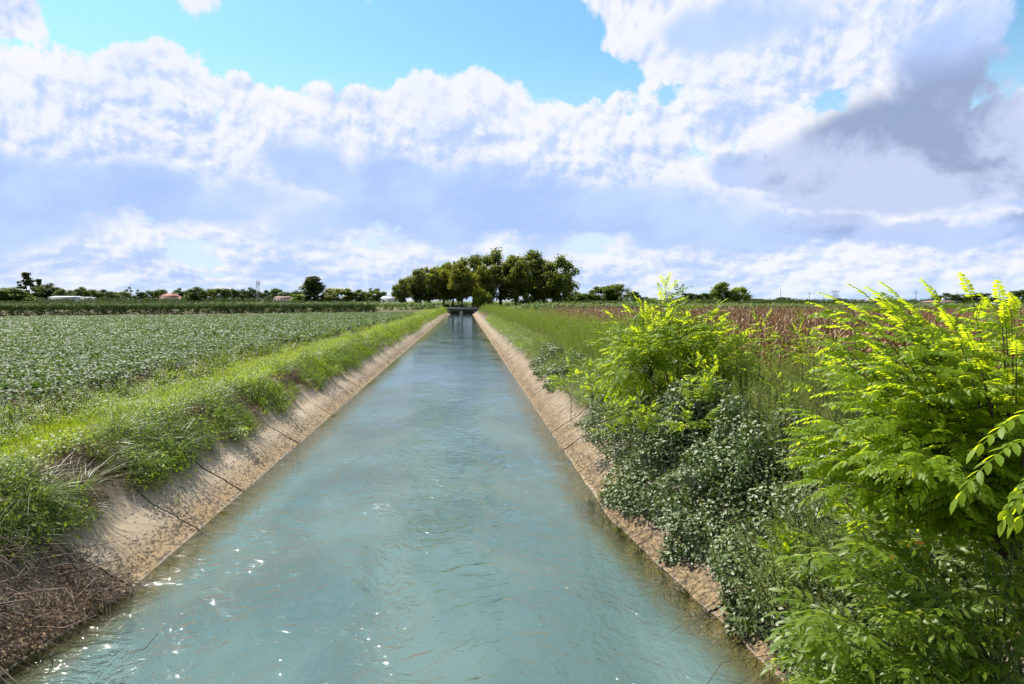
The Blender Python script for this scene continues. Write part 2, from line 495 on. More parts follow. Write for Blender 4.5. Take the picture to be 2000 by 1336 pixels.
# ------------------------------------------------------------------ concrete lining, one panel after another
def concrete_mat(name, rugged, k=1.0):
    m, t, out = new_mat(name)
    pos = worldpos(t)
    sp = t.nodes.new('ShaderNodeSeparateXYZ'); t.links.new(pos, sp.inputs[0])
    z = X(t, sp.outputs[2]); y = X(t, sp.outputs[1])
    n1 = noise(t, pos, 1.3, 5, 0.6, dim='3D'); n2 = noise(t, pos, 24.0, 5, 0.7, dim='3D'); n3 = noise(t, pos, 7.0, 4, 0.65, dim='3D')
    c = mixc(t, n1.smooth(0.3, 0.7), tuple(v * k for v in (0.285, 0.212, 0.130)), tuple(v * k for v in (0.350, 0.285, 0.200)))
    c = mixc(t, n2.smooth(0.35, 0.75) * (0.6 if rugged else 0.35), c, (0.20, 0.15, 0.10))
    oi = t.nodes.new('ShaderNodeObjectInfo')
    c = mixc(t, X(t, oi.outputs['Random']) * 0.30, c, (0.16, 0.115, 0.07))
    # damp, ochre-stained foot and black algae flecks that thin out upwards
    wet = (z + (n3 - 0.5) * 0.25).smooth(0.42, 0.05)
    c = mixc(t, wet * 0.65, c, (0.255, 0.165, 0.070))
    fl = noise(t, vec(t, X(t, sp.outputs[0]) * 9.0, y * 5.0, z * 14.0), 1.6, 6, 0.75, dim='3D')
    flm = (fl + (z.smooth(0.55, 0.1) * 0.11) + (n1 - 0.5) * 0.25).smooth(0.585, 0.665)
    c = mixc(t, flm * 0.85, c, (0.045, 0.035, 0.020))
    # drip and silt lines running down the slab
    st = noise(t, vec(t, y * 7.0, z * 0.6, 0.0), 1.0, 4, 0.7)
    c = mixc(t, st.smooth(0.55, 0.75) * 0.35, c, (0.20, 0.14, 0.085))
    up = (z + (n3 - 0.5) * 0.35 + (n1 - 0.5) * 0.3).smooth(0.45, 0.90)
    c = mixc(t, up * 0.75, c, (0.13, 0.105, 0.08))  # upper slab darkened in colour for the shade on its steeper face
    alg = (z + (n3 - 0.5) * 0.10).smooth(0.015, -0.10)
    c = mixc(t, alg * 0.85, c, mixc(t, n3.smooth(0.4, 0.6), (0.13, 0.115, 0.035), (0.28, 0.22, 0.11)))
    c = mixc(t, (z + (n2 - 0.5) * 0.02).smooth(0.020, 0.010) * z.smooth(-0.006, 0.0) * 0.4 * n1.smooth(0.35, 0.6), c, (0.50, 0.46, 0.40))  # pale line painted at the waterline for the meniscus reflection
    p = bsdf(t, c, 0.88, 0.25)
    hh = n2 * 0.5 + n3 * (1.2 if rugged else 0.5)
    if rugged:
        rg = noise(t, vec(t, X(t, sp.outputs[0]) * 2.0, y * 6.5, z * 2.0), 1.0, 5, 0.7, dim='3D')
        hh = hh + rg * 4.0
        c2 = mixc(t, rg.smooth(0.52, 0.40) * 0.55, c, (0.085, 0.060, 0.038)); t.links.new(c2, p.inputs['Base Color'])  # hollows of the bumps darkened in colour, as shadow streaks
    t.links.new(bump(t, hh, 0.9 if rugged else 0.35, 0.05 if rugged else 0.02), p.inputs['Normal'])
    t.links.new(p.outputs[0], out.inputs[0]); return m
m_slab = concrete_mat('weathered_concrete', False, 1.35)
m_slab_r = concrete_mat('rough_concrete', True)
m_dark = plain('joint_dirt', (0.03, 0.022, 0.015), scale=6)
PL = 2.75
sprof = [(-1.5, -0.98), (-0.02, -0.012), (0.0, 0.012), (0.05, 0.034), (0.34, 0.205), (0.40, 0.265), (0.80, 0.490), (0.87, 0.540), (1.28, 0.955), (1.34, 1.00), (1.46, 1.00), (1.46, 0.88)]
def panel_mesh(side, y0, y1, name, rugged, seed, origin):
    rr = np.random.default_rng(seed)
    nseg = 9; V = []
    for i in range(nseg + 1):
        y = y0 + (y1 - y0) * i / nseg
        e = float(xl(y)) if side < 0 else float(xr(y))
        for k, (d, z) in enumerate(sprof):
            j = (fbm(np.array([y * 2.0]), np.array([d * 2.5]), 77 if side < 0 else 31)[0] - 0.5)
            a = 0.09 if rugged else 0.012
            V.append((e + side * d - origin[0] - side * j * a * 0.5, y - origin[1], z + j * a * (1 if 2 < k < 9 else 0.15) - origin[2]))
    n = len(sprof); F = []
    for i in range(nseg):
        for k in range(n - 1):
            q = (i * n + k, (i + 1) * n + k, (i + 1) * n + k + 1, i * n + k + 1)
            F.append(q if side < 0 else q[::-1])
    return V, F
def bank(side, label, y_first, name='canal_lining'):
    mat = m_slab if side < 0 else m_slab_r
    ox = float(xl(30) if side < 0 else xr(30))
    root = empty(name, (ox, 6.0, 0.0), label=label, cat='canal bank')
    y = y_first; k = 0
    while y < 60:
        V, F = panel_mesh(side, y + 0.018, y + PL - 0.026, 'concrete_panel', side > 0, k, (ox, 6.0, 0.0))
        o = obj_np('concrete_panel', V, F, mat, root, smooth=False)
        o.location.z = rnd.uniform(-0.006, 0.006); o.location.x = rnd.uniform(-0.006, 0.006)
        y += PL; k += 1
    acc = Acc()
    while y < 236:
        V, F = panel_mesh(side, y + 0.02, y + PL - 0.04, 'x', side > 0, k, (ox, 6.0, 0.0))
        acc.add(V, F); y += PL; k += 1
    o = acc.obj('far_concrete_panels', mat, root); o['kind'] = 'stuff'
    return root
bank_l = bank(-1, 'smooth sunlit tan concrete canal lining below the grassy left bank', 0.0 + 11.0 - PL * 4)
bank_r = bank(1, 'rough eroded concrete canal lining below the tall weeds and brambles on the right', 9.6 - PL * 3)

# ------------------------------------------------------------------ road bridge across the canal
m_br = plain('bridge_concrete', (0.34, 0.31, 0.27), (0.22, 0.20, 0.17), 0.8, 0.9, 0.2, 0.3)
m_brd = plain('dark_bridge_concrete', (0.13, 0.115, 0.10), (0.08, 0.07, 0.06), 0.9, 0.9, 0.2, 0.3)  # darker tone for deck, abutments and wing walls
br = empty('bridge', (-0.3, 236, 0), label='low concrete road bridge crossing the canal in front of the walnut trees', cat='bridge')
a = Acc(); box(a, -5.2, 4.8, -2.6, 13.8, 1.12, 1.92); a.obj('deck', m_brd, br)  # deck made extra deep to keep the opening beneath it dark
a = Acc(); box(a, -5.3, 4.9, -2.75, -2.45, 1.70, 2.14); a.obj('kerb', m_br, br)
a = Acc(); box(a, -5.3, 4.9, 13.6, 13.9, 1.70, 2.14); a.obj('kerb', m_br, br)
a = Acc(); box(a, -0.9, 0.1, -2.3, 13.0, -1.2, 1.10); box(a, -0.85, 0.05, -2.7, -2.3, -1.2, 0.95); a.obj('pier', m_br, br)
for sx in (-1, 1):
    a = Acc(); box(a, min(sx * 3.7, sx * 6.0), max(sx * 3.7, sx * 6.0), -2.3, 13.4, -1.2, 1.10); a.obj('abutment', m_brd, br)
    a = Acc(); box(a, min(sx * 3.5, sx * 5.1), max(sx * 3.5, sx * 5.1), -2.62, -2.3, -1.2, 1.3); a.obj('wing_wall', m_brd, br)
a = Acc()
box(a, 5.6, 11.5, 3.6, 3.9, 1.5, 2.25)
o = a.obj('low_wall', m_br); o.location = (-0.3, 236, 0); tag(o, 'pale low concrete wall beside the track right of the bridge', 'wall')

# ================================================================== leaf, blade and plant templates
def oval(length=1.0, width=0.5, cup=0.06, droop=0.1, n=3):
    """leaflet along +Y with a folded midrib"""
    V = [(0, 0, 0)]; F = []
    for i in range(1, n + 1):
        s = i / (n + 1); w = width * 0.5 * math.sin(math.pi * s) ** 0.75
        zc = -droop * length * s * s
        V += [(-w, s * length, zc + cup * w * 2), (0, s * length, zc), (w, s * length, zc + cup * w * 2)]
    V.append((0, length, -droop * length)); T = len(V) - 1
    F += [(0, 2, 1), (0, 3, 2)]
    for i in range(n - 1):
        a = 1 + i * 3; b = a + 3
        F += [(a, a + 1, b + 1), (a, b + 1, b), (a + 1, a + 2, b + 2), (a + 1, b + 2, b + 1)]
    a = 1 + (n - 1) * 3
    F += [(a, a + 1, T), (a + 1, a + 2, T)]
    return np.array(V, float), np.array(F)
LEAF4 = oval(1, 0.62, 0.12, 0.18, 1)
def blade(acc, base, az_, h, w, bend, segs=3, t=0.5, lean=0.0):
    dx_, dy_ = math.cos(az_), math.sin(az_); sx, sy = -dy_, dx_
    V = []
    for i in range(segs + 1):
        s = i / segs; out_ = (bend * s * s + lean * s) * h; up = h * (s - 0.42 * bend * s * s)
        ww = w * 0.5 * (1 - s ** 1.6) + 0.0004
        cx, cy, cz = base[0] + dx_ * out_, base[1] + dy_ * out_, base[2] + up
        V += [(cx - sx * ww, cy - sy * ww, cz), (cx + sx * ww, cy + sy * ww, cz)]
    F = [(2 * i, 2 * i + 1, 2 * i + 3, 2 * i + 2) for i in range(segs)]
    acc.add(V, F, t)
def tuft_mesh(name, mat, n, h, w, spread, bend, seed, segs=3, tmin=0.0, tmax=1.0, lean=0.25):
    r = random.Random(seed); a = Acc()
    for i in range(n):
        q = r.uniform(0, 6.283); rr = spread * math.sqrt(r.random())
        blade(a, (math.cos(q) * rr, math.sin(q) * rr, -0.03), q + r.uniform(-1, 1), h * r.uniform(0.55, 1.1), w * r.uniform(0.7, 1.2), bend * r.uniform(0.3, 1.3), segs, r.uniform(tmin, tmax), lean * r.uniform(0, 1.5))
    return a.mesh(name, mat)
def leaves_at(acc, P, ydir, zdir, S, tint, tmpl=LEAF4):
    M = rot_from(ydir, zdir)
    V, F, T = replicate(tmpl[0], tmpl[1], P, M, S, tint)
    acc.V.append(V); acc.F.append(F + acc.n); acc.T.append(T); acc.n += len(V)
def rand_unit(n, zmin=-1.0):
    z = rng.uniform(zmin, 1, n); q = rng.uniform(0, 6.283, n); s = np.sqrt(1 - z * z)
    return np.stack([s * np.cos(q), s * np.sin(q), z], 1)
def herb_mesh(name, mat, nstem, h, nleaf, ll, lw, spread, seed, updir=0.9, lean=0.12, top=0.0):
    """upright weed: stems carrying many narrow rising leaves"""
    r = np.random.default_rng(seed); a = Acc(); tm = oval(1, lw / ll, 0.1, 0.25, 1)
    for s in range(nstem):
        b = r.uniform(-spread, spread, 2); L = r.normal(0, lean, 2); hh = h * r.uniform(0.72, 1.08)
        tp = np.array([b[0] + L[0] * hh, b[1] + L[1] * hh, hh])
        tube(a, [(b[0], b[1], -0.1), ((b[0] + tp[0]) / 2, (b[1] + tp[1]) / 2, hh / 2), tp], [0.007, 0.005, 0.002], 3, 0.2)
        s_ = r.uniform(0.12, 1.0, nleaf) ** 0.8
        P = np.stack([b[0] + L[0] * hh * s_, b[1] + L[1] * hh * s_, hh * s_], 1)
        q = r.uniform(0, 6.283, nleaf)
        y = np.stack([np.cos(q), np.sin(q), np.full(nleaf, updir) * r.uniform(0.3, 1.4, nleaf)], 1)
        leaves_at(a, P, y, np.stack([-np.cos(q) * .6, -np.sin(q) * .6, np.ones(nleaf)], 1), ll * r.uniform(0.6, 1.1, nleaf) * (1.1 - 0.55 * s_), np.clip(s_ * 0.6 + r.uniform(0, 0.4, nleaf), 0, 1), tm)
    return a.mesh(name, mat)

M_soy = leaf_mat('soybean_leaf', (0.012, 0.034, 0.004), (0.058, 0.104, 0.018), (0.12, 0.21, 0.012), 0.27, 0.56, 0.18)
M_grass = leaf_mat('bright_grass', (0.080, 0.135, 0.008), (0.170, 0.245, 0.016), (0.42, 0.54, 0.02), 0.48, 0.55, 0.2)
M_long = leaf_mat('long_grass', (0.060, 0.090, 0.010), (0.165, 0.205, 0.045), (0.24, 0.36, 0.04), 0.40, 0.42, 0.4)
M_weed = leaf_mat('broad_weed', (0.060, 0.098, 0.006), (0.150, 0.215, 0.012), (0.36, 0.47, 0.02), 0.42, 0.52, 0.28)
M_dry = leaf_mat('dry_grass', (0.060, 0.034, 0.020), (0.240, 0.150, 0.090), (0.20, 0.12, 0.06), 0.2, 0.7, 0.15)
M_horse = leaf_mat('horseweed_leaf', (0.050, 0.075, 0.010), (0.195, 0.240, 0.034), (0.30, 0.42, 0.03), 0.45, 0.6, 0.15)
M_mug = leaf_mat('mugwort_leaf', (0.060, 0.082, 0.014), (0.190, 0.230, 0.056), (0.25, 0.32, 0.04), 0.38, 0.6, 0.15)
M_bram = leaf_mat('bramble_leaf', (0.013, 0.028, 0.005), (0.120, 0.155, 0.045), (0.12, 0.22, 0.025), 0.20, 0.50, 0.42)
M_locust = leaf_mat('locust_leaf', (0.085, 0.160, 0.006), (0.175, 0.255, 0.010), (0.60, 0.72, 0.018), 0.58, 0.5, 0.3)
M_elder = leaf_mat('elder_leaf', (0.046, 0.088, 0.006), (0.145, 0.205, 0.016), (0.46, 0.58, 0.02), 0.45, 0.46, 0.35)
M_corn = leaf_mat('dry_maize_leaf', (0.050, 0.022, 0.005), (0.330, 0.205, 0.085), (0.28, 0.14, 0.06), 0.24, 0.55, 0.35)
M_stem = plain('woody_stem', (0.11, 0.085, 0.045), (0.06, 0.05, 0.03), 14)
M_stemg = plain('green_stem', (0.10, 0.13, 0.04), (0.07, 0.09, 0.03), 14)
M_twig = plain('bleached_twig', (0.20, 0.145, 0.105), (0.05, 0.034, 0.022), 9)

# ------------------------------------------------------------------ soybean field: closed canopy of level leaves
def soy_patch(name, size, n, leaf, seed):
    r = np.random.default_rng(seed); a = Acc()
    P = np.stack([r.uniform(-size / 2, size / 2, n), r.uniform(-size / 2, size / 2, n), np.zeros(n)], 1)
    P[:, 2] = 0.70 - 0.34 * r.random(n) ** 1.6 + 0.10 * (vnoise(P[:, 0] * 4 + 9, P[:, 1] * 4, seed) - 0.5)
    q = r.uniform(0, 6.283, n)
    y = np.stack([np.cos(q), np.sin(q), r.normal(-0.15, 0.25, n)], 1)
    z = np.stack([r.normal(0, 0.32, n), r.normal(-0.10, 0.34, n), np.ones(n)], 1)
    tm = oval(1, 0.72, 0.10, 0.16, 1)
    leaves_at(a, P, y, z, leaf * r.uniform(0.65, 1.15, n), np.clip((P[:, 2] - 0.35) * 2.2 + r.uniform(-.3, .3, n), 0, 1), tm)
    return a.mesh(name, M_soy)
soy_near = [soy_patch('soy_near', 0.62, 85, 0.115, i) for i in range(4)]
soy_far = [soy_patch('soy_far', 1.7, 190, 0.19, 10 + i) for i in range(4)]
def soy_edge(y): return -9.9 + 0.7 * (fbm(np.asarray(y) * 0.12, np.zeros_like(y), 3) - 0.5) + 0.02 * np.clip(np.asarray(y) - 40, 0, 200)
def in_view(x, y, z=1.5, m=60):
    px, py, dpt = to_px(np.stack([x, y, np.full_like(x, z)], 1))
    return (px > -m) & (px < 2000 + m) & (py < 1336 + m) & (dpt > 0.3)
def grid(x0, x1, y0, y1, s, jit=0.35):
    gx, gy = np.meshgrid(np.arange(x0, x1, s), np.arange(y0, y1, s))
    gx = gx.ravel() + rng.uniform(-jit, jit, gx.size) * s; gy = gy.ravel() + rng.uniform(-jit, jit, gy.size) * s
    return gx, gy
x, y = grid(-34, -9, 7, 42, 0.52)
k = in_view(x, y) & (x < soy_edge(y)) & ~((x < -26) & (y > 36)); xn, yn = x[k], y[k]
x, y = grid(-110, -5, 40, 165, 1.35)
hedge_y = lambda x: 100 + (x + 62) * 0.80
k = in_view(x, y) & (x < soy_edge(y)) & (y < hedge_y(x)); xf, yf = x[k], y[k]
x, y = grid(-60, -34, 7, 42, 1.35); k = in_view(x, y); xf = np.r_[xf, x[k]]; yf = np.r_[yf, y[k]]
Pn = np.stack([xn, yn, 1.47 + 0.12 * (fbm(xn * 0.5, yn * 0.5, 8) - 0.5)], 1); Pf = np.stack([xf, yf, np.full(len(xf), 1.47)], 1)
P = np.r_[Pn, Pf]; idx = np.r_[rng.integers(0, 4, len(Pn)), 4 + rng.integers(0, 4, len(Pf))]
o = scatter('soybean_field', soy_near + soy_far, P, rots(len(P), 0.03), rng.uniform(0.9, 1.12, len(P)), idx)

# ------------------------------------------------------------------ left bank: track grass, verge weeds, brink and slope
short = [tuft_mesh('short_grass_%d' % i, M_grass, 34, 0.20, 0.009, 0.16, 0.55, i, 2) for i in range(4)]
longg = [tuft_mesh('long_grass_%d' % i, M_long, 42, 0.60, 0.011, 0.10, 1.15, 20 + i, 4) for i in range(4)]
dry = [tuft_mesh('dry_grass_%d' % i, M_dry, 30, 0.34, 0.008, 0.12, 1.2, 40 + i, 3) for i in range(3)]
def broad(name, mat, n, h, ll, spread, seed):
    r = np.random.default_rng(seed); a = Acc()
    P = np.stack([r.normal(0, spread, n), r.normal(0, spread, n), h * r.uniform(0.15, 1, n) ** 0.7], 1)
    q = np.arctan2(P[:, 1], P[:, 0]) + r.normal(0, 0.8, n)
    y = np.stack([np.cos(q), np.sin(q), r.normal(0.1, 0.4, n)], 1)
    z = np.stack([r.normal(0, .4, n), r.normal(0, .4, n), np.ones(n)], 1)
    leaves_at(a, P, y, z, ll * r.uniform(0.6, 1.2, n), np.clip(P[:, 2] / h + r.uniform(-.3, .3, n), 0, 1), oval(1, 0.55, 0.1, 0.2, 1))
    return a.mesh(name, mat)
weeds = [broad('low_weed_%d' % i, M_weed, 46, 0.30, 0.065, 0.13, 60 + i) for i in range(4)]
tallw = [herb_mesh('tall_weed_%d' % i, M_weed, 4, 0.62, 26, 0.13, 0.028, 0.12, 80 + i, 0.7, 0.2) for i in range(3)]
protos = short + longg + dry + weeds + tallw      # 0-3, 4-7, 8-10, 11-14, 15-17
X0, Y0, I0, S0 = [], [], [], []
def put(x, y, kinds, s): X0.append(x); Y0.append(y); I0.append(rng.choice(kinds, len(x))); S0.append(s if np.ndim(s) else rng.uniform(0.75, 1.25, len(x)) * s)
for (ya, yb, step, sc) in ((5, 22, 0.115, 1.0), (22, 50, 0.20, 1.25), (50, 110, 0.38, 1.8), (110, 236, 0.7, 2.6)):
    x, y = grid(-13.5, -5.5, ya, yb, step)
    e = xl(y); d = e - x; se = soy_edge(y) - 0.1
    k = (d > 0.98 + .50 * (fbm(x * .9, y * .9, 77) - .3)) & (x > se - 0.3) & in_view(x, y); x, y, d = x[k], y[k], d[k]; se = se[k]
    n = fbm(x * 1.1, y * 0.6, 21); n2 = fbm(x * 0.5 + 4, y * 0.35, 22); u = rng.random(len(x))
    bare = (d < 2.05) & (n < 0.40) & (y < 32)
    track = (d > 2.35) & (x > se + 0.9)
    k1 = track & ~bare; put(x[k1], y[k1], [0, 1, 2, 3], rng.uniform(0.7, 1.3, k1.sum()) * sc * np.where(n2[k1] > .5, 1.0, 0.75))
    k1 = track & (u < 0.30) & (n2 > 0.42); put(x[k1], y[k1], [11, 12, 13, 14], 0.75 * sc)
    brink = ~track & (d < 3.1) & ~bare
    k1 = brink & (u < 0.55); put(x[k1], y[k1], [11, 12, 13, 14, 0, 1, 0, 1], 1.1 * sc)
    k1 = brink & (u > 0.25) & (u < 0.52) & (n > 0.36); put(x[k1], y[k1], [4, 5, 6, 7], 0.92 * sc ** 0.6)
    k1 = brink & (u > 0.46) & (u < 0.56) & (n2 > 0.5); put(x[k1], y[k1], [15, 16, 17], 0.8 * sc ** 0.6)
    k1 = (d < 2.2) & (n < 0.58) & (u > 0.55) & (y < 60); put(x[k1], y[k1], [8, 9, 10], 0.9)
    k1 = (x < se + 0.95) & (u < 0.30); put(x[k1], y[k1], [11, 12, 13, 14, 15, 16], 0.95 * sc ** 0.8)
    k1 = (x < se + 0.95) & (u > 0.5) & (u < 0.6) & (n2 > 0.45); put(x[k1], y[k1], [4, 5, 6, 7], 0.8 * sc ** 0.6)
x = np.concatenate(X0); y = np.concatenate(Y0); idx = np.concatenate(I0); s = np.concatenate(S0)
z = gz(x, y) + 0.14 * (fbm(x * 0.8, y * 0.5, 30) - 0.5)
d = xl(y) - x
rt = rots(len(x), 0.15)
hang = np.clip((2.3 - d) / 0.9, 0, 1)
P = np.stack([x, y, z], 1)
# clumps on the brink lean out over the slab (towards +X)
Rt = np.stack([rng.normal(0, .15, len(x)), rng.normal(0, .12, len(x)) + hang * 0.75, np.zeros(len(x))], 1)
Rt[:, 2] = np.where(hang > 0.05, rng.uniform(-0.6, 0.6, len(x)), rng.uniform(0, 6.28, len(x)))
left_cover = scatter('bank_grass', protos, P, Rt, s, idx)

# ------------------------------------------------------------------ separate tall clumps on the left bank
def clump(name, px, py, zz, h, n, mat, label, cat, kind='grass', seed=0, group=None, bend=0.9, w=0.018):
    p = at_z(px, py, zz) if zz > 1.9 else at_ground(px, py); zg = float(gz(p[0], p[1]))
    root = empty(name, (p[0], p[1], zg), label=label, cat=cat, group=group)
    if kind == 'grass':
        me = tuft_mesh('blades', mat, n, h, w, h * 0.28, bend, 300 + seed, 5, 0.2, 1.0, 0.45)
        o = link(bpy.data.objects.new('blades', me), root); o['kind'] = 'stuff'
    else:
        me = broad('leaves', mat, n * 26, h, 0.075, h * .30, 300 + seed) if seed < 20 else herb_mesh('leaves', mat, n, h, 60, 0.10, 0.032, h * 0.28, 300 + seed, 0.6, 0.16)
        o = link(bpy.data.objects.new('leaves', me), root); o['kind'] = 'stuff'
    return root
G1 = 'tall clumps of broad-bladed grass on the left bank'
clump('grass_clump', 1120 / 3.333, 600 + 460 / 3.333, 1.5, 0.75, 60, M_grass, 'clump of broad-bladed grass arching over the bean rows, left of the widest clump', 'grass clump', seed=1, group=G1)
clump('grass_clump', 1380 / 3.333, 600 + 395 / 3.333, 1.5, 0.8, 90, M_grass, 'widest bright broad-bladed grass clump between the beans and the mown strip', 'grass clump', seed=2, group=G1)
clump('grass_clump', 1600 / 3.333, 600 + 520 / 3.333, 1.5, 0.9, 90, M_grass, 'tall arching grass clump standing alone on the strip near the canal side', 'grass clump', seed=3, group=G1)
clump('grass_clump', 640 / 3.333, 600 + 660 / 3.333, 1.5, 0.55, 34, M_long, 'small pale drooping grass clump at the bean edge nearest the viewer', 'grass clump', seed=4, group=G1)
clump('grass_clump', 1380 / 3.333, 600 + 590 / 3.333, 1.5, 0.6, 50, M_grass, 'low arching grass clump in the middle of the mown strip', 'grass clump', seed=5, group=G1)
clump('grass_clump', 60, 985, 1.3, 0.85, 130, M_long, 'large grey-green grass clump hanging over the bank at the left edge', 'grass clump', seed=6, group=G1, bend=1.5, w=0.012)
clump('grass_clump', 335, 885, 1.35, 0.8, 130, M_long, 'long-haired grass clump combed down over the bank above the first bare slab', 'grass clump', seed=7, group=G1, bend=1.5, w=0.012)
clump('grass_clump', 150, 960, 1.2, 0.8, 120, M_long, 'long-haired grass clump between the brushwood and the bright weeds', 'grass clump', seed=8, group=G1, bend=1.5, w=0.012)
clump('grass_tuft', 342, 983, 0.70, 0.16, 26, M_grass, 'tiny green grass tuft rooted in a slab joint of the left bank', 'grass tuft', seed=9, w=0.008)
clump('leafy_weed', 262, 920, 1.1, 0.34, 7, M_weed, 'small feathery bright green weed on the bare brown slope', 'weed', 'herb', seed=10)
clump('leafy_weed', 305, 930, 1.1, 0.45, 8, M_weed, 'yellow-green weed beside the feathery one at the top of the bare slab', 'weed', 'herb', seed=11)
clump('leafy_weed', 470, 872, 1.1, 0.5, 14, M_elder, 'dark leafy weed trailing down the slab above the long shadow', 'weed', 'herb', seed=12)
clump('leafy_weed', 650, 742, 1.1, 0.65, 14, M_grass, 'round bright green bushy weed bulging over the slab halfway along the left bank', 'weed', 'herb', seed=13)
G2 = 'tall yellow-green weeds standing in the soybean field'
for i, (px, py, h, lb) in enumerate(((92, 728, 1.15, 'large yellow-green weed nearest the viewer among the soybeans'), (205, 668, 1.1, 'thin yellow-green weed standing up among the soybeans'),
        (182, 622, 1.2, 'pale weed sticking up against the dark vine row'), (22, 665, 1.0, 'short yellow-green weed among the soybeans at the left edge'),
        (480, 640, 1.15, 'twin-stemmed yellow-green weed among the soybeans below the slim mast'), (236, 634, 1.0, 'small yellow-green weed in the distant soybeans'))):
    clump('field_weed', px, py, 2.2 if py > 640 else 2.3, h, 8, M_grass, lb, 'weed', 'herb', seed=20 + i, group=G2)

# ------------------------------------------------------------------ brushwood: dead branches dumped on the left slope
root = empty('brushwood_pile', (-5.9, 9.0, 0.6), label='tangled pile of dead brown twigs sliding into the water at the lower left', cat='brushwood')
a = Acc()
for i in range(900):
    yb = rnd.uniform(6.2, 10.9); e = float(xl(yb)); dd = rnd.uniform(-0.12, 1.9) * (1.0 - 0.15 * abs(yb - 8.6)); hgt_ = 0.10 + 0.38 * math.sin(math.pi * min(1, max(0, (yb - 6) / 5)))
    p0 = np.array([e - dd, yb, float(prof(dd)) + rnd.uniform(0.0, hgt_)])
    q = rnd.gauss(0.25, 0.9); L = rnd.uniform(0.25, 0.95)
    dv = np.array([math.cos(q) * 0.85, math.sin(q), -0.45 * math.cos(q) + rnd.gauss(0, 0.28)]); dv /= np.linalg.norm(dv)
    mid = p0 + dv * L * 0.5 + np.array([rnd.gauss(0, .05), rnd.gauss(0, .05), rnd.gauss(0.03, .05)])
    end = p0 + dv * L + np.array([rnd.gauss(0, .06), rnd.gauss(0, .06), rnd.gauss(-0.03, .06)])
    r0 = rnd.choice([0.003, 0.004, 0.006, 0.010])
    tube(a, np.array([p0, mid, end]) - np.array([-5.9, 9.0, 0.6]), [r0, r0 * 0.8, r0 * 0.35], 3, rnd.random())
o = a.obj('twigs', M_twig, root); o['kind'] = 'stuff'
a = Acc(); n = 10500
yb = rng.uniform(5.8, 11.0, n); e = xl(yb); dd = rng.uniform(-0.1, 2.0, n)
P = np.stack([e - dd, yb, prof(dd) + rng.uniform(0, 1, n) ** 1.5 * 0.32 * np.sin(np.pi * np.clip((yb - 5.6) / 5.4, 0, 1)) + .01], 1)
leaves_at(a, P - np.array([-5.9, 9.0, 0.6]), rand_unit(n), rand_unit(n), rng.uniform(0.03, 0.11, n), rng.uniform(0, 0.75, n) ** 1.6, oval(1, 0.28, .1, .3, 1))
o = a.obj('withered_leaves', M_dry, root); o['kind'] = 'stuff'
tri_twig = Acc(); tube(tri_twig, [(0, 0, 0), (0.35, -0.05, -0.12), (0.75, -0.2, -0.30)], [0.008, 0.006, 0.003], 4, .8)
for i, (px, py, zz, lb) in enumerate(((545, 848, .55, 'thin dark root lying down the slab to the water on the left bank'), (148, 1118, .45, 'bare stick poking from the brushwood across the wet slab'))):
    p = at_z(px, py, zz); o = tri_twig.obj('fallen_branch', M_twig); o.location = p; tag(o, lb, 'branch')

# roots and dry thatch clinging along the top of both slabs
m_ = []
X0, Y0 = [], []
x, y = grid(2.9, 5.2, 8, 110, 0.17)
d = x - xr(y); n = fbm(x * 1.5, y * 1.2, 50)
k = (d > 0.95 + 0.5 * n) & (d < 2.3) & (rng.random(len(x)) < 0.75) & in_view(x, y); x, y = x[k], y[k]
P = np.stack([x, y, gz(x, y)], 1)
Rt = np.stack([rng.normal(0, .2, len(x)), -rng.uniform(.2, 1.1, len(x)), rng.uniform(-.6, .6, len(x)) + math.pi * 0], 1)
Rt[:, 1] = np.clip(Rt[:, 1], -1.1, 0)
thatch = scatter('bank_thatch', dry + longg, P, Rt, rng.uniform(0.5, 1.0, len(x)), rng.choice([0, 1, 2, 0, 1, 2, 3, 4, 5, 6], len(x)))
crumb = [broad('debris_%d' % i, M_dry, 12, 0.03, 0.05, 0.07, 90 + i) for i in range(3)]
x, y = grid(2.8, 4.7, 7, 75, 0.20); d = x - xr(y)
k = (d > 0.1) & (d < 1.4) & (rng.random(len(x)) < 0.5) & in_view(x, y); x, y = x[k], y[k]
xx, yy_ = grid(-7, -4.6, 6, 60, 0.16); d2 = xl(yy_) - xx
k = (d2 > 0.05) & (d2 < 1.4) & (rng.random(len(xx)) < 0.13 + 0.3 * (d2 < .3)) & in_view(xx, yy_)
x = np.r_[x, xx[k]]; y = np.r_[y, yy_[k]]
scatter('slab_debris', crumb, np.stack([x, y, gz(x, y) - 0.005], 1), rots(len(x), 0.5), rng.uniform(0.4, 1.1, len(x)))

# ------------------------------------------------------------------ right bank: horseweed stand, mugwort, maize
horse = [herb_mesh('horseweed_%d' % i, M_horse, 4, 1.95, 66, 0.125, 0.021, 0.24, 110 + i, 1.5, 0.08) for i in range(5)]
X0, Y0, S0 = [], [], []
for (ya, yb, step, sc) in ((17, 45, 0.40, 1.0), (45, 110, 0.66, 1.05), (110, 234, 1.0, 1.1)):
    x, y = grid(2.8, 10.8, ya, yb, step)
    d = x - xr(y)
    edge = 9.2 - 3.2 * sstep(60, 15, y) * 0 + 0.8 * (fbm(y * .1, y * 0, 5) - .5)
    k = (d > 1.35) & (x < edge) & in_view(x, y); x, y, d = x[k], y[k], d[k]
    X0.append(x); Y0.append(y); S0.append(np.interp(d, [1.3, 2.2, 3.4], [0.42, 0.72, 1.0]) * rng.uniform(0.70, 1.16, len(x)) * np.interp(y, [17, 24, 34], [0.62, 0.85, 1.0]))
x = np.concatenate(X0); y = np.concatenate(Y0); s = np.concatenate(S0); d = x - xr(y)
Rt = rots(len(x), 0.06); Rt[:, 1] += 0
P = np.stack([x, y, gz(x, y) - 0.05], 1)
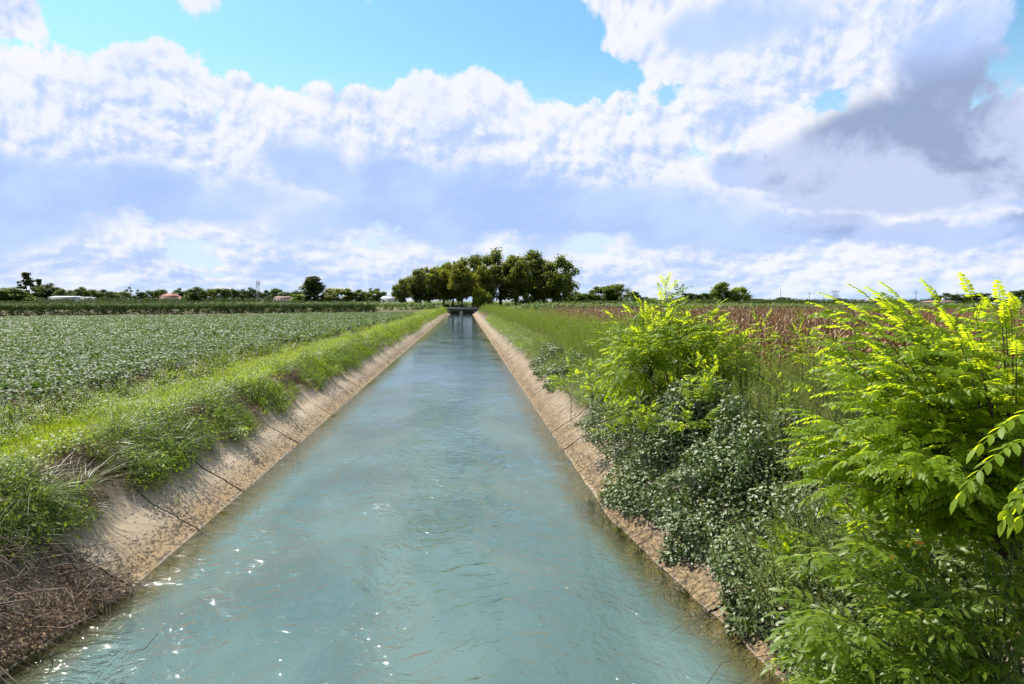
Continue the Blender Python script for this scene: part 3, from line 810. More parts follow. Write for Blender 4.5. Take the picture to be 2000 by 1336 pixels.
lean = np.clip((2.4 - d) / 1.0, 0, 1); Rt = np.stack([rng.normal(0, .08, len(x)), rng.normal(0, .08, len(x)) - lean * 0.55, np.where(lean > .05, rng.uniform(-.5, .5, len(x)), rng.uniform(0, 6.28, len(x)))], 1)
scatter('horseweed_stand', horse, P, Rt, s)
# grasses that spill over the top of the right slab
x, y = grid(3.6, 6.0, 15, 130, 0.26); d = x - xr(y)
k = (d > 1.15) & (d < 2.6) & (rng.random(len(x)) < 0.7) & in_view(x, y); x, y, d = x[k], y[k], d[k]
Rt = np.stack([rng.normal(0, .2, len(x)), -rng.uniform(.1, .9, len(x)), rng.uniform(-.7, .7, len(x))], 1)
scatter('bank_fringe', weeds + longg + tallw, np.stack([x, y, gz(x, y)], 1), Rt, rng.uniform(0.6, 1.1, len(x)))

mug = [herb_mesh('mugwort_%d' % i, M_mug, 5, 1.25, 95, 0.085, 0.026, 0.24, 130 + i, 0.8, 0.10) for i in range(5)]
x, y = grid(4.6, 13.5, 5.0, 20, 0.31); d = x - xr(y)
k = (d > 1.5) & (x < 12.5 + .8 * (fbm(y * .4, x * 0, 2) - .5)) & in_view(x, y, 2.5, 120); x, y = x[k], y[k]
s = np.interp(y, [9, 12, 15], [.70, .86, .95]) * rng.uniform(0.75, 1.1, len(x)) * (0.80 + 0.42 * fbm(x * .45, y * .45, 71))
scatter('mugwort_stand', mug, np.stack([x, y, gz(x, y) - .05], 1), rots(len(x), 0.08), s)

def corn_mesh(name, seed, lod=0):
    r = random.Random(seed); a = Acc(); H = r.uniform(2.05, 2.5)
    cx = r.uniform(-.06, .06); cy = r.uniform(-.06, .06)
    tube(a, [(0, 0, 0), (cx * .5, cy * .5, H * .5), (cx, cy, H * .9), (cx * 1.5, cy * 1.2, H)], [0.014, 0.012, 0.007, 0.004], 4 if not lod else 3, 0.35)
    nl = 13 if not lod else 11
    az0 = r.uniform(0, 6.28)
    for i in range(nl):
        zb = H * (0.12 + 0.80 * i / nl); q = az0 + (i % 2) * math.pi + r.gauss(0, .5)
        L = r.uniform(0.45, 0.8) * (1.0 if i < nl - 3 else .7); w = r.uniform(0.035, 0.06); segs = 5 if not lod else 3
        V = []; rise = r.uniform(0.25, 0.9); drop = r.uniform(0.9, 2.0); tw = r.uniform(-1.2, 1.2)
        for s in range(segs + 1):
            u = s / segs; o_ = L * (u - 0.35 * u * u) * 0.75; up = L * (rise * u - drop * u * u)
            ww = w * 0.5 * (1 - u ** 2.5) ** .7 + .002; an = q + math.pi / 2 + tw * u; dz_ = math.sin(tw * u * 1.4) * ww
            c = (cx * zb / H + math.cos(q) * o_, cy * zb / H + math.sin(q) * o_, zb + up)
            V += [(c[0] + math.cos(an) * ww, c[1] + math.sin(an) * ww, c[2] + dz_), (c[0] - math.cos(an) * ww, c[1] - math.sin(an) * ww, c[2] - dz_)]
        a.add(V, [(2 * s, 2 * s + 1, 2 * s + 3, 2 * s + 2) for s in range(segs)], min(1, max(0, r.gauss(.5 + .25 * i / nl, .25))))
    if not lod:      # hanging ear
        zb = H * .45; q = r.uniform(0, 6.28)
        tube(a, [(0.02 * math.cos(q), 0.02 * math.sin(q), zb), (.09 * math.cos(q), .09 * math.sin(q), zb + .02), (.13 * math.cos(q), .13 * math.sin(q), zb - .16)], [0.012, 0.030, 0.012], 5, .95)
    for i in range(5):
        q = r.uniform(0, 6.28); blade(a, (cx * 1.4, cy * 1.1, H * .95), q, r.uniform(.14, .26), .014, .5, 2, r.uniform(.3, .8), .3)
    return a.mesh(name, M_corn)
corn0 = [corn_mesh('maize_plant_%d' % i, 500 + i) for i in range(6)]
corn1 = [corn_mesh('maize_far_%d' % i, 520 + i, 1) for i in range(6)]
cx_, cy_ = [], []
for xr_ in np.arange(9.9, 100, 0.75):
    st = 0.24 if xr_ < 25 else (0.34 if xr_ < 50 else .5)
    yy2 = np.arange(11.5, 92, st); yy2 = yy2 + rng.uniform(-.07, .07, len(yy2)); xx2 = xr_ + rng.uniform(-.06, .06, len(yy2))
    cx_.append(xx2); cy_.append(yy2)
cx_ = np.concatenate(cx_); cy_ = np.concatenate(cy_)
k = in_view(cx_, cy_, 3.0, 80) & (rng.random(len(cx_)) < 0.93) & ~((cx_ > 60) & (cy_ < 40)); cx_, cy_ = cx_[k], cy_[k]
# far away keep only enough plants to close the canopy
k = (rng.random(len(cx_)) < np.interp(np.hypot(cx_, cy_), [30, 90], [1.0, 0.62])); cx_, cy_ = cx_[k], cy_[k]
ordr = np.argsort(np.hypot(cx_ - 9.9, 0) * 1.6 + np.hypot(cx_, cy_) * .5)
near_i, rest = ordr[:300], ordr[300:]
for j, i in enumerate(near_i):
    o = bpy.data.objects.new('maize_plant', corn0[j % 6]); link(o)
    o.location = (cx_[i], cy_[i], 1.46); s_ = rnd.uniform(.96, 1.12); o.scale = (s_, s_, s_); o.rotation_euler = (rnd.gauss(0, .05), rnd.gauss(0, .05), rnd.uniform(0, 6.28))
    tag(o, 'dry brown maize plant in the front rows of the withered field right of the canal', 'maize plant', 'withered maize plants in the front rows')
P = np.stack([cx_[rest], cy_[rest], np.full(len(rest), 1.46)], 1)
scatter('maize_field', corn0 + corn1, P, rots(len(P), 0.06), rng.uniform(.78, .95, len(P)), np.where(np.hypot(P[:, 0], P[:, 1]) < 34, rng.integers(0, 6, len(P)), 6 + rng.integers(0, 6, len(P))))

# ================================================================== saplings with compound leaves
def compound_leaf(name, mat, pairs, lflen, lfwid, seed, droop=0.35, n=3, base_gap=0.15, ang=62, rach=1.0):
    """unit leaf along +Y: a bowed stalk with leaflet pairs and an end leaflet"""
    r = random.Random(seed); a = Acc(); tm = oval(1, lfwid / lflen, 0.10, 0.22, n)
    pts = [(0, rach * u, -droop * u * u) for u in (0, .33, .66, 1)]
    tube(a, pts, [0.012, 0.010, 0.007, 0.004], 3, 0.7)
    P, Yd, Zd, S, T = [], [], [], [], []
    for i in range(pairs):
        u = base_gap + (1 - base_gap) * (i + .5) / pairs
        for sd in (-1, 1):
            an = R(ang + r.uniform(-9, 9) - 14 * u)
            P.append((0, rach * u, -droop * u * u)); sl = -2 * droop * u
            Yd.append((sd * math.sin(an), math.cos(an), math.cos(an) * sl + r.uniform(-.25, .1)))
            Zd.append((r.uniform(-.3, .3) - sd * 0.15, r.uniform(-.3, .3), 1)); S.append(lflen * r.uniform(.82, 1.08) * (1 - .35 * abs(u - .5))); T.append(min(1, max(0, r.gauss(.55, .2))))
    P.append((0, rach, -droop)); Yd.append((0, 1, -2 * droop)); Zd.append((0, .3, 1)); S.append(lflen); T.append(.6)
    leaves_at(a, np.array(P), np.array(Yd, float), np.array(Zd, float), np.array(S), np.array(T), tm)
    return a.mesh(name, mat)
loc_hi = [compound_leaf('locust_leaf', M_locust, 8, 0.225, 0.118, 700 + i, 0.25 + .12 * i) for i in range(3)]
loc_lo = [compound_leaf('locust_leaf', M_locust, 6, 0.25, 0.145, 710 + i, 0.30 + .12 * i, 1) for i in range(3)]
eld_hi = [compound_leaf('elder_leaf', M_elder, 3, 0.46, 0.155, 720 + i, 0.20 + .1 * i, 3, 0.25, 58) for i in range(3)]

def sapling(name, label, cat, base, tips, tmpls, mat_stem, leaf_len, per, forks=None, group=None, stem_r=0.02, upbias=0.35, seed=0, spread=.55, droop_leaf=-.1):
    """stems from the base through a fork to each tip, compound leaves along the outer part"""
    r = random.Random(900 + seed)
    base = np.array(base, float); root = empty(name, base, label=label, cat=cat, group=group)
    st = Acc(); recs = []
    forks = [np.array(f, float) for f in (forks or [])] or [base + np.array([0, 0, 0.4])]
    for f in forks:
        m = (base + f) / 2 + np.array([r.gauss(0, .05), r.gauss(0, .05), .1])
        tube(st, np.array([base, m, f]) - base, [stem_r, stem_r * .8, stem_r * .6], 5, .4)
    for tip in tips:
        tip = np.array(tip, float)
        f = min(forks, key=lambda q: np.linalg.norm((q - tip) * np.array([1, 1, .5])) + r.uniform(0, .3))
        c = f * .45 + tip * .55 + np.array([0, 0, np.linalg.norm(tip - f) * .12])
        N = 7; pts = []
        for i in range(N):
            u = i / (N - 1); pts.append((1 - u) ** 2 * f + 2 * u * (1 - u) * c + u * u * tip)
        pts = np.array(pts)
        tube(st, pts - base, np.linspace(stem_r * .5, 0.002, N), 4, .5)
        L = np.linalg.norm(tip - f); dirv = tip - c; dirv /= np.linalg.norm(dirv) + 1e-6
        for i in range(per):
            u = 0.32 + 0.68 * (i + r.random() * .6) / per
            p = (1 - u) ** 2 * f + 2 * u * (1 - u) * c + u * u * tip
            q = np.cross(dirv, [0, 0, 1]); q /= np.linalg.norm(q) + 1e-6
            sd = 1 if i % 2 else -1
            y = q * sd * (1.1 - u * .5) + dirv * (.35 + .7 * u) + np.array([r.gauss(0, .25), r.gauss(0, .25), droop_leaf + upbias * r.random()])
            z = np.array([r.gauss(0, .35), r.gauss(-.35, .4), 1.0])
            recs.append((p, y, z, leaf_len * r.uniform(.7, 1.1) * (1 - .25 * max(0, u - .85) / .15), r.randrange(len(tmpls))))
        recs.append((tip, dirv, np.array([0, 0, 1.]), leaf_len * .8, 0))
    st.obj('stem', mat_stem, root, smooth=True)
    Pp = np.array([q[0] for q in recs]); M = rot_from(np.array([q[1] for q in recs]), np.array([q[2] for q in recs]))
    S = np.array([q[3] for q in recs]); V_ = np.array([q[4] for q in recs])
    px, py, dp = to_px(Pp); vis = (px > -30) & (px < 2030) & (py > -30) & (py < 1366)
    score = np.where(vis, 0, 1000) + dp / S
    order = np.argsort(score)
    for k, i in enumerate(order[:300]):
        o = bpy.data.objects.new('leaf', tmpls[V_[i]]); link(o, root)
        mm = Matrix([list(M[i][0]) + [0], list(M[i][1]) + [0], list(M[i][2]) + [0], [0, 0, 0, 1]])
        o.matrix_local = Matrix.Translation(Vector(Pp[i] - base)) @ mm @ Matrix.Scale(float(S[i]), 4)
    rest = order[300:]
    if len(rest):
        a = Acc()
        for v in range(len(tmpls)):
            ii = rest[V_[rest] == v]
            if not len(ii): continue
            me = tmpls[v]; tv = np.zeros(len(me.vertices) * 3, np.float32); me.vertices.foreach_get('co', tv); tv = tv.reshape(-1, 3)
            tf = np.zeros(len(me.polygons) * 3, np.int32); me.polygons.foreach_get('vertices', tf); tf = tf.reshape(-1, 3)
            tt = np.zeros(len(tv), np.float32); me.attributes['tint'].data.foreach_get('value', tt)
            V, F, _ = replicate(tv, tf, Pp[ii] - base, M[ii], S[ii], np.zeros(len(ii)))
            T = np.clip(np.tile(tt, len(ii)) + np.repeat(rng.normal(0, .12, len(ii)), len(tt)), 0, 1)
            a.V.append(V); a.F.append(F + a.n); a.T.append(T); a.n += len(V)
        o = a.obj('inner_foliage', tmpls[0].materials[0], root); o['kind'] = 'stuff'
    return root

# big locust at the right edge, reaching over the view from the bank beside the viewer
tips = [at_y(*q) for q in ((1955, 600, 4.6), (1992, 610, 4.9), (1900, 590, 4.9), (1840, 600, 5.2), (1770, 598, 5.4), (1712, 596, 5.6), (1650, 596, 5.8), (1632, 612, 5.9),
        (1640, 670, 5.7), (1690, 660, 5.5), (1590, 862, 5.4), (1620, 820, 5.5), (1650, 760, 5.6), (1668, 735, 5.7), (1700, 770, 5.3), (1610, 895, 5.3), (1670, 900, 5.2), (1690, 940, 5.4),
        (1740, 700, 5.3), (1830, 660, 5.1), (1900, 680, 4.8), (1965, 640, 4.6), (1790, 640, 5.4), (1990, 470, 4.4)[:3] if False else (1985, 700, 4.4), (1730, 860, 5.1), (1780, 800, 5.0), (1850, 760, 4.8), (1860, 850, 4.6))]
rr = random.Random(5)
for i in range(15): tips.append(at_y(rr.uniform(1625, 1830), rr.uniform(600, 740), rr.uniform(4.9, 6.0)))
for i in range(14): tips.append(at_y(rr.uniform(1590, 1760), rr.uniform(800, 940), rr.uniform(4.9, 5.8)))
for i in range(100):
    px = rr.uniform(1690, 2150); lo = 620 + max(0, 1760 - px) * .5; py = rr.uniform(lo, 905 + min(60, max(0, px - 1750) * .2)); tips.append(at_y(px, py, rr.uniform(4.3, 6.4)))
forks = [(4.9, 5.8, 2.3), (4.6, 5.4, 2.8), (5.2, 5.2, 3.0), (4.4, 6.0, 2.6), (5.0, 6.2, 3.2), (4.2, 5.3, 2.2)]
sapling('locust_tree', 'big yellow-green locust tree with feathery leaves filling the right edge', 'tree', (5.6, 6.2, 1.35), tips, loc_hi, M_stem, 0.30, 12, forks, stem_r=0.030, seed=1, upbias=.25, droop_leaf=-.3)
tips = [at_y(*q) for q in ((2030, 850, 1.85), (2085, 790, 1.9), (2110, 880, 1.8))]
sapling('locust_branch', 'close-up locust sprig with large glowing oval leaflets cut by the right edge', 'branch', (2.6, 1.95, 3.0), tips, [compound_leaf('locust_leaf', M_locust, 8, 0.21, 0.088, 740, 0.6)], M_stem, 0.30, 3, [(2.2, 1.9, 3.7)], stem_r=.008, seed=2, droop_leaf=-.5)

# middle locust sapling
def fan(base, H, W, n, seed, top=1.0, low=.25):
    r = random.Random(seed); out_ = []
    for i in range(n):
        u = r.uniform(-1, 1); v = r.uniform(-1, 1); h = H * (low + (1 - low) * r.random() ** .7) * (1 - .45 * u * u)
        out_.append((base[0] + u * W * .5, base[1] + v * W * .5, base[2] + h))
    return out_
b = (5.0, 17.0, 1.45)
tips = [at_y(*q) for q in ((1302, 560, 17), (1322, 572, 17.2), (1290, 590, 16.8), (1335, 600, 17.1), (1250, 598, 16.6), (1232, 606, 16.8), (1200, 620, 17), (1190, 655, 16.5), (1172, 668, 16.8), (1265, 615, 16.4),
        (1395, 604, 17), (1385, 612, 16.7), (1408, 640, 16.9), (1350, 625, 16.5), (1365, 650, 16.3), (1225, 680, 16.1), (1270, 650, 16.0), (1320, 660, 16.2), (1300, 620, 16.9), (1185, 700, 16.2), (1390, 672, 16.6), (1345, 700, 16.2))]
tips += [t_ for t_ in fan(b, 2.65, 3.3, 110, 3)]
forks = [(5.0 + dx_, 17 + dy_, 2.4 + h) for dx_, dy_, h in ((-.7, -.3, 0), (-.3, .3, .5), (0, -.1, .9), (.4, .2, .4), (.8, -.2, 0), (-.9, .4, .3), (.2, -.5, .2))]
sapling('locust_sapling', 'bushy bright green locust sapling rising above the horizon, left of the maize', 'sapling', b, tips, loc_lo, M_stem, 0.41, 10, forks, stem_r=.020, seed=3)
G3 = 'young locust shoots along the right bank'
def shoot(px, py_top, py_base, Y, label, n=7, ll=.30, seed=0, W=.7, per=9):
    top = at_y(px, py_top, Y); bz = max(float(gz(top[0], Y)), at_y(px, py_base, Y)[2] - .3); b = (top[0] + .1, Y, bz)
    r = random.Random(seed); H = top[2] - bz
    tips = [tuple(top)] + [(top[0] + r.uniform(-.5, .5) * W, Y + r.uniform(-.4, .4) * W, bz + H * r.uniform(.45, .95)) for _ in range(n)]
    sapling('locust_shoot', label, 'sapling', b, tips, loc_lo, M_stem, ll, per, [(b[0], Y, bz + H * .35)], group=G3, stem_r=.010, seed=50 + seed)
shoot(1475, 612, 720, 15.5, 'locust shoot standing against the brown maize, right of the bushy sapling', 7, .25, 1, .8)
shoot(1560, 622, 730, 14.5, 'locust shoot against the brown maize, left of the feathery right-hand tree', 8, .25, 2, .9)
shoot(1435, 650, 740, 16.0, 'locust shoot directly right of the bushy sapling, shorter than its neighbour', 6, .26, 14, .8)
shoot(1600, 690, 770, 12.5, 'locust shoot in the mugwort touching the feathery right-hand tree', 6, .24, 15, .7)
shoot(1640, 668, 760, 13.0, 'short locust shoot in the mugwort close to the right-hand tree', 4, .22, 3, .5)
shoot(1108, 685, 800, 18.5, 'pale locust shoot leaning towards the water at the edge of the horseweed', 5, .27, 4, 1.0)
shoot(1150, 705, 800, 17.0, 'locust shoot between the leaning pale one and the bushy sapling', 6, .26, 5, .9)
shoot(1355, 705, 830, 13.5, 'bright locust shoot in front of the bushy sapling, above the brambles', 7, .24, 6, .9)
shoot(1395, 690, 800, 14.0, 'bright locust shoot right of the bushy sapling, above the brambles', 6, .24, 7, .8)
shoot(1345, 775, 850, 12.5, 'yellow locust sprig drooping on top of the brambles', 5, .22, 8, .7)
shoot(1195, 762, 880, 15.0, 'locust shoot at the left end of the brambles over the slab', 8, .22, 9, 1.0)
shoot(1250, 770, 880, 14.0, 'locust shoot at the foot of the bushy sapling', 8, .22, 10, 1.0)
shoot(1545, 1045, 1120, 7.0, 'lone yellow-green locust sprig among the lower brambles', 4, .24, 11, .5)
shoot(1690, 960, 1080, 6.8, 'locust sprig below the big right-hand tree', 4, .22, 12, .6)
shoot(1520, 735, 800, 12.5, 'tiny locust sprig in the middle of the mugwort', 2, .18, 13, .3, 5)

# elder bush, bottom right
tips = []; rr = random.Random(9)
for i in range(86):
    py = rr.uniform(1010, 1400); left = 1560 + max(0, 1120 - py) * .9 + max(0, py - 1250) * .25 * 0
    tips.append(at_y(rr.uniform(left, 2080), py, rr.uniform(4.3, 6.4)))
tips += [at_y(*q) for q in ((1665, 1010, 5.6), (1610, 1070, 5.4), (1580, 1180, 5.2), (1560, 1290, 5.0), (1590, 1330, 4.8), (1930, 985, 4.8), (1990, 1000, 4.6), (1760, 1040, 5.2), (1700, 1080, 5.0))]
forks = [(3.9, 5.7, 1.5), (4.4, 5.2, 1.8), (4.2, 6.2, 1.7), (3.6, 5.2, 1.2), (4.6, 5.6, 2.0), (3.8, 4.9, 1.5)]
sapling('elder_bush', 'broad-leaved green elder bush filling the lower right corner', 'bush', (4.9, 6.0, 0.75), tips, eld_hi, M_stemg, 0.27, 9, forks, stem_r=.022, seed=4)
m_or = leaf_mat('orange_leaf', (.45, .16, .01), (.50, .20, .02), (.5, .2, .01), .3)
a = Acc(); n = 6; P = np.array([at_y(rr.uniform(1650, 1960), rr.uniform(1000, 1330), rr.uniform(4.2, 4.7)) for _ in range(n)])
# (turning leaves belong to the elder)
leaves_at(a, P - np.array([4.9, 6.0, .75]), rand_unit(n), rand_unit(n, .2), rng.uniform(.03, .06, n), rng.random(n))
o = a.obj('orange_leaves', m_or, bpy.data.objects['elder_bush']); o['kind'] = 'stuff'

# seeding mugwort spikes between the brambles and the elder
spk = [herb_mesh('mugwort_spike_%d' % i, M_mug, 5, 0.95, 120, 0.045, 0.014, 0.22, 150 + i, 1.0, 0.28) for i in range(3)]
P = []
for i in range(60):
    px = rr.uniform(1480, 2010); py = rr.uniform(930, 1110); P.append(at_y(px, py + 40, rr.uniform(5.9, 8.0)))
for i in range(12):
    P.append(at_y(rr.uniform(1850, 2010), rr.uniform(1190, 1400), rr.uniform(4.4, 4.9)))
P = np.array(P); P[:, 2] -= .55
Rt = np.stack([rng.normal(0.1, .25, len(P)), rng.normal(-.45, .2, len(P)), rng.uniform(-.6, .6, len(P))], 1)
scatter('seeding_mugwort', spk, P, Rt, rng.uniform(.65, 1.0, len(P)))

# ------------------------------------------------------------------ brambles
def bramble(name, label, x0, x1, y0, y1, topf, n, leaf, seed, edge_lo=0.25, cat='bramble'):
    r = np.random.default_rng(seed); cx0, cy0 = (x0 + x1) / 2, (y0 + y1) / 2; org = np.array([cx0, cy0, 0.8])
    root = empty(name, org, label=label, cat=cat)
    def H(x, y):
        m = fbm(x * 1.0 + seed, y * 0.9, seed, 3); m2 = fbm(x * 2.6, y * 2.6, seed + 9, 2)
        return topf(x, y) + (m - .5) * 2.3 + (m2 - .5) * 1.0
    x = r.uniform(x0, x1, n * 2); y = r.uniform(y0, y1, n * 2)
    e = (x - xr(y)); lim = edge_lo + 0.85 * (fbm(y * 1.3, y * 0, seed + 4) - .5)
    ok = (e > lim); 
    # round the footprint off at its ends
    ry = (y - cy0) / ((y1 - y0) / 2); rx = (x - cx0) / ((x1 - x0) / 2)
    ok &= (np.abs(ry) ** 3 + np.clip(rx, 0, 2) ** 3) < (0.75 + .5 * fbm(x * .9, y * .9, seed + 2))
    x, y = x[ok][:n], y[ok][:n]; e = x - xr(y)
    h = H(x, y); gx = (H(x + .08, y) - h) / .08; gy = (H(x, y + .08) - h) / .08
    foot = float(prof(edge_lo)) + .05
    fall = sstep(-0.1, 1.0, (e - edge_lo)); z = foot + (h - foot) * fall
    g0 = gz(x, y)
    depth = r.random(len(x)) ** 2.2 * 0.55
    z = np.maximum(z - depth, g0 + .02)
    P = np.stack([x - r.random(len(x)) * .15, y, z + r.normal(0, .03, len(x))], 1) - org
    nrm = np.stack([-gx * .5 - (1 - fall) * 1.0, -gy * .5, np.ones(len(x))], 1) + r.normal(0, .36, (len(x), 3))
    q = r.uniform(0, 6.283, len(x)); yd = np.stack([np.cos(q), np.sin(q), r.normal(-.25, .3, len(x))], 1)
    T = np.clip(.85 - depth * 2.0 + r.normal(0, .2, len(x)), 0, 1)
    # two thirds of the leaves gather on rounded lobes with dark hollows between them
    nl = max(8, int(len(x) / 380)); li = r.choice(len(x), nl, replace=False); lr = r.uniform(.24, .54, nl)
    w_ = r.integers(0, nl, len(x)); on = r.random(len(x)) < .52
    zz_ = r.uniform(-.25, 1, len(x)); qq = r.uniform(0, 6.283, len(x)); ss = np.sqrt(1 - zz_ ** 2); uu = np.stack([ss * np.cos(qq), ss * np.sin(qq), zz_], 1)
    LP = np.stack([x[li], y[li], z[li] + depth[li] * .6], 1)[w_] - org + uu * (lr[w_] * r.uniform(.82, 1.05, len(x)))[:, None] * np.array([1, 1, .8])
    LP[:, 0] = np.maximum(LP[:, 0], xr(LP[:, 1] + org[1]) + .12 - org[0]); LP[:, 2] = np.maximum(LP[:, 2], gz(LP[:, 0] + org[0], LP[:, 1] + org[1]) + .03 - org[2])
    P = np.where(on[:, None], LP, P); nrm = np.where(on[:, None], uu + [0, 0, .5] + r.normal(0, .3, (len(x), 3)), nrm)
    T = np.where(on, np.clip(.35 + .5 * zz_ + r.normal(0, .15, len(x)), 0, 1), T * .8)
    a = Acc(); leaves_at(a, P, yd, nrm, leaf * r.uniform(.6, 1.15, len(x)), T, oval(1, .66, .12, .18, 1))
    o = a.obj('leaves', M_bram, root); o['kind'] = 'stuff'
    a = Acc()
    for i in range(int(26 * (y1 - y0) / 8) + 4):
        xx = r.uniform(x0 + .5, x1); yy = r.uniform(y0, y1); b0 = np.array([xx + .6, yy, float(gz(xx + .6, yy))])
        tp = np.array([xx - r.uniform(.3, .9), yy - r.uniform(-.5, .6), max(.15, float(topf(np.array(xx), np.array(yy))) + r.uniform(-.5, .15))]); en = tp + np.array([-r.uniform(.2, .7), r.uniform(-.3, .3), -r.uniform(.3, .8)])
        en[2] = max(en[2], float(gz(en[0], en[1])) + .03)
        tube(a, np.array([b0, (b0 + tp) / 2 + [0, 0, .25], tp, en]) - org, [.008, .007, .005, .003], 4, .5)
    o = a.obj('canes', M_stem, root); o['kind'] = 'stuff'
    return root
bramble('bramble_thicket', 'largest dark glossy bramble thicket spilling over the right slab to the water', 2.9, 8.0, 7.0, 15.2,
        lambda x, y: np.interp(y, [7, 8.5, 11, 14, 16.5], [1.15, 1.40, 1.65, 1.62, 1.3]) + np.interp(x, [3, 5, 8], [-.35, .1, .15]), 125000, 0.082, 1)
bramble('bramble_thicket', 'dark bramble thicket under the bushy locust sapling beyond the main thicket', 3.3, 6.8, 16.0, 22.5,
        lambda x, y: 1.85 + 0 * x, 17000, 0.085, 2, .75)
bramble('bramble_bush', 'small dark bramble bush hanging on the right slab halfway along the bank', 3.6, 5.4, 29.5, 33.5, lambda x, y: 1.75 + 0 * x, 5200, 0.10, 3, .75)
bramble('bramble_bush', 'dark bramble bush farther along the right slab, beyond the small one', 3.7, 5.5, 35.0, 41.0, lambda x, y: 1.85 + 0 * x, 6000, 0.12, 4, .95)

# water weed waving just under the surface at both edges
alg = [tuft_mesh('water_weed_%d' % i, leaf_mat('water_weed_%d' % i, (.02, .03, .004), (.07, .085, .012), (.06, .08, .01), .2), 40, .22, .02, .12, 1.9, 170 + i, 3) for i in range(2)]
P = []
for i in range(260):
    if rr.random() < .35: yv = rr.uniform(6.3, 10.5); xv = float(xl(yv)) + rr.uniform(.02, .35)
    else: yv = rr.uniform(7.5, 15.5); xv = float(xr(yv)) - rr.uniform(.05, .55)
    P.append((xv, yv, float(gz(xv, yv)) - .03))
P = np.array(P)
k = P[:, 2] > -.5
scatter('water_weed', alg, P[k], np.stack([np.full(k.sum(), 1.5), rng.normal(0, .2, k.sum()), rng.normal(0, .3, k.sum())], 1), rng.uniform(.3, .6, k.sum()))

# ================================================================== background
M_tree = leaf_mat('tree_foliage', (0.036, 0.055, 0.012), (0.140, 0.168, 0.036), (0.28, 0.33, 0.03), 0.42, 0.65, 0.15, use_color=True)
M_bark = plain('bark', (0.060, 0.048, 0.036), (0.030, 0.024, 0.018), 3.0, 0.95, 0.1)
def crown(name, seed, nc, per, leaf, kind='round', mat=M_tree):
    r = np.random.default_rng(seed); cs = []
    while len(cs) < nc:
        p = r.uniform(-1, 1, 3)
        rad = np.linalg.norm(p)
        if kind == 'cone':
            h = r.random() ** .8; wd = (1 - h) ** .6 * .44 + .05; q = r.uniform(0, 6.283); rr_ = wd * math.sqrt(r.random()) * r.uniform(.7, 1.15)
            cs.append((math.cos(q) * rr_, math.sin(q) * rr_, .04 + h * .93, .085)); continue
        if kind == 'tier':
            lv = r.integers(0, 9) if r.random() > .35 else r.integers(0, 3); h = .10 + lv * .10 + r.normal(0, .02); wd = (.48, .50, .42, .36, .30, .27, .20, .14, .06)[lv] * r.uniform(.1, 1.0); q = r.uniform(0, 6.283)
            cs.append((math.cos(q) * wd, math.sin(q) * wd, h - .05 * wd, .06)); continue
        if rad > 1 or rad < .35: continue
        if kind == 'open' and r.random() < .10: continue
        zz = (.56 + p[2] * .40) if kind == 'open' else (.50 + p[2] * .46); flat = .5 * (1 - .12 * max(0, -p[2]))
        cs.append((p[0] * flat * .92, p[1] * flat * .92, zz, r.uniform(.10, .17) * (.8 if kind == 'open' else 1)))
    cs = np.array(cs); n = nc * per; ci = np.repeat(np.arange(nc), per)
    u = rand_unit(n) if False else None
    z = r.uniform(-1, 1, n); q = r.uniform(0, 6.283, n); s = np.sqrt(1 - z * z); u = np.stack([s * np.cos(q), s * np.sin(q), z], 1)
    rad = r.random(n) ** .45 * r.uniform(.7, 1.25, n)
    sq = np.array([1, 1, .45 if kind == 'tier' else .85])
    P = cs[ci, :3] + u * rad[:, None] * cs[ci, 3:4] * sq
    nrm = u + np.array([0, 0, .7]) + r.normal(0, .5, (n, 3)); q = r.uniform(0, 6.283, n)
    yd = np.stack([np.cos(q), np.sin(q), r.normal(-.2, .4, n)], 1)
    ct = r.uniform(-.25, .25, nc)
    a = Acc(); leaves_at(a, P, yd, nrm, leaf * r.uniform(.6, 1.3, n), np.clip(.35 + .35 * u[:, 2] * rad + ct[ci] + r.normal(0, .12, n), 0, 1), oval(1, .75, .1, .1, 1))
    st = Acc(); tb = .035 if kind not in ('tier', 'cone') else .025
    tube(st, [(0, 0, -.02), (.01, 0, .2), (0, .01, .45), (0, 0, .75)], [tb, tb * .8, tb * .55, tb * .2], 6, .5)
    if kind not in ('tier', 'cone'):
        for c in cs[:12]:
            m = np.array([c[0] * .35, c[1] * .35, .18 + (c[2] - .18) * .45])
            tube(st, [(0, 0, .16 + .12 * r.random()), m, c[:3]], [tb * .5, tb * .3, tb * .08], 4, .5)
    return a.mesh(name, mat), st.mesh('trunk', M_bark)
K_big = [crown('crown', 1000 + i, 84, 125, .044, 'open') for i in range(4)]
K_far = [crown('crown', 1010 + i, 46, 105, .062, 'round') for i in range(5)]
K_cone = [crown('crown', 1020, 150, 50, .055, 'cone')]
K_tier = [crown('crown', 1030 + i, 150, 50, .055, 'tier') for i in range(2)]
K_wisp = [crown('crown', 1040, 12, 60, .06, 'open')]
def tree(kind, px, py_top, w_px, Y, label, col=(1, 1, 1), i=None, name='tree', group=None, cat='tree', zb=1.5, hs=None):
    top = at_y(px, py_top, Y); h = top[2] - zb; w = w_px / FPX * Y
    cm, tm = kind[rnd.randrange(len(kind)) if i is None else i]
    root = empty(name, (top[0], Y, zb), rnd.uniform(0, 6.28), label, cat, group)
    root.scale = (w / .95, w / .95, h / .97)
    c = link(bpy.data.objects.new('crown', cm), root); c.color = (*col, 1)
    link(bpy.data.objects.new('trunk', tm), root)
    return root
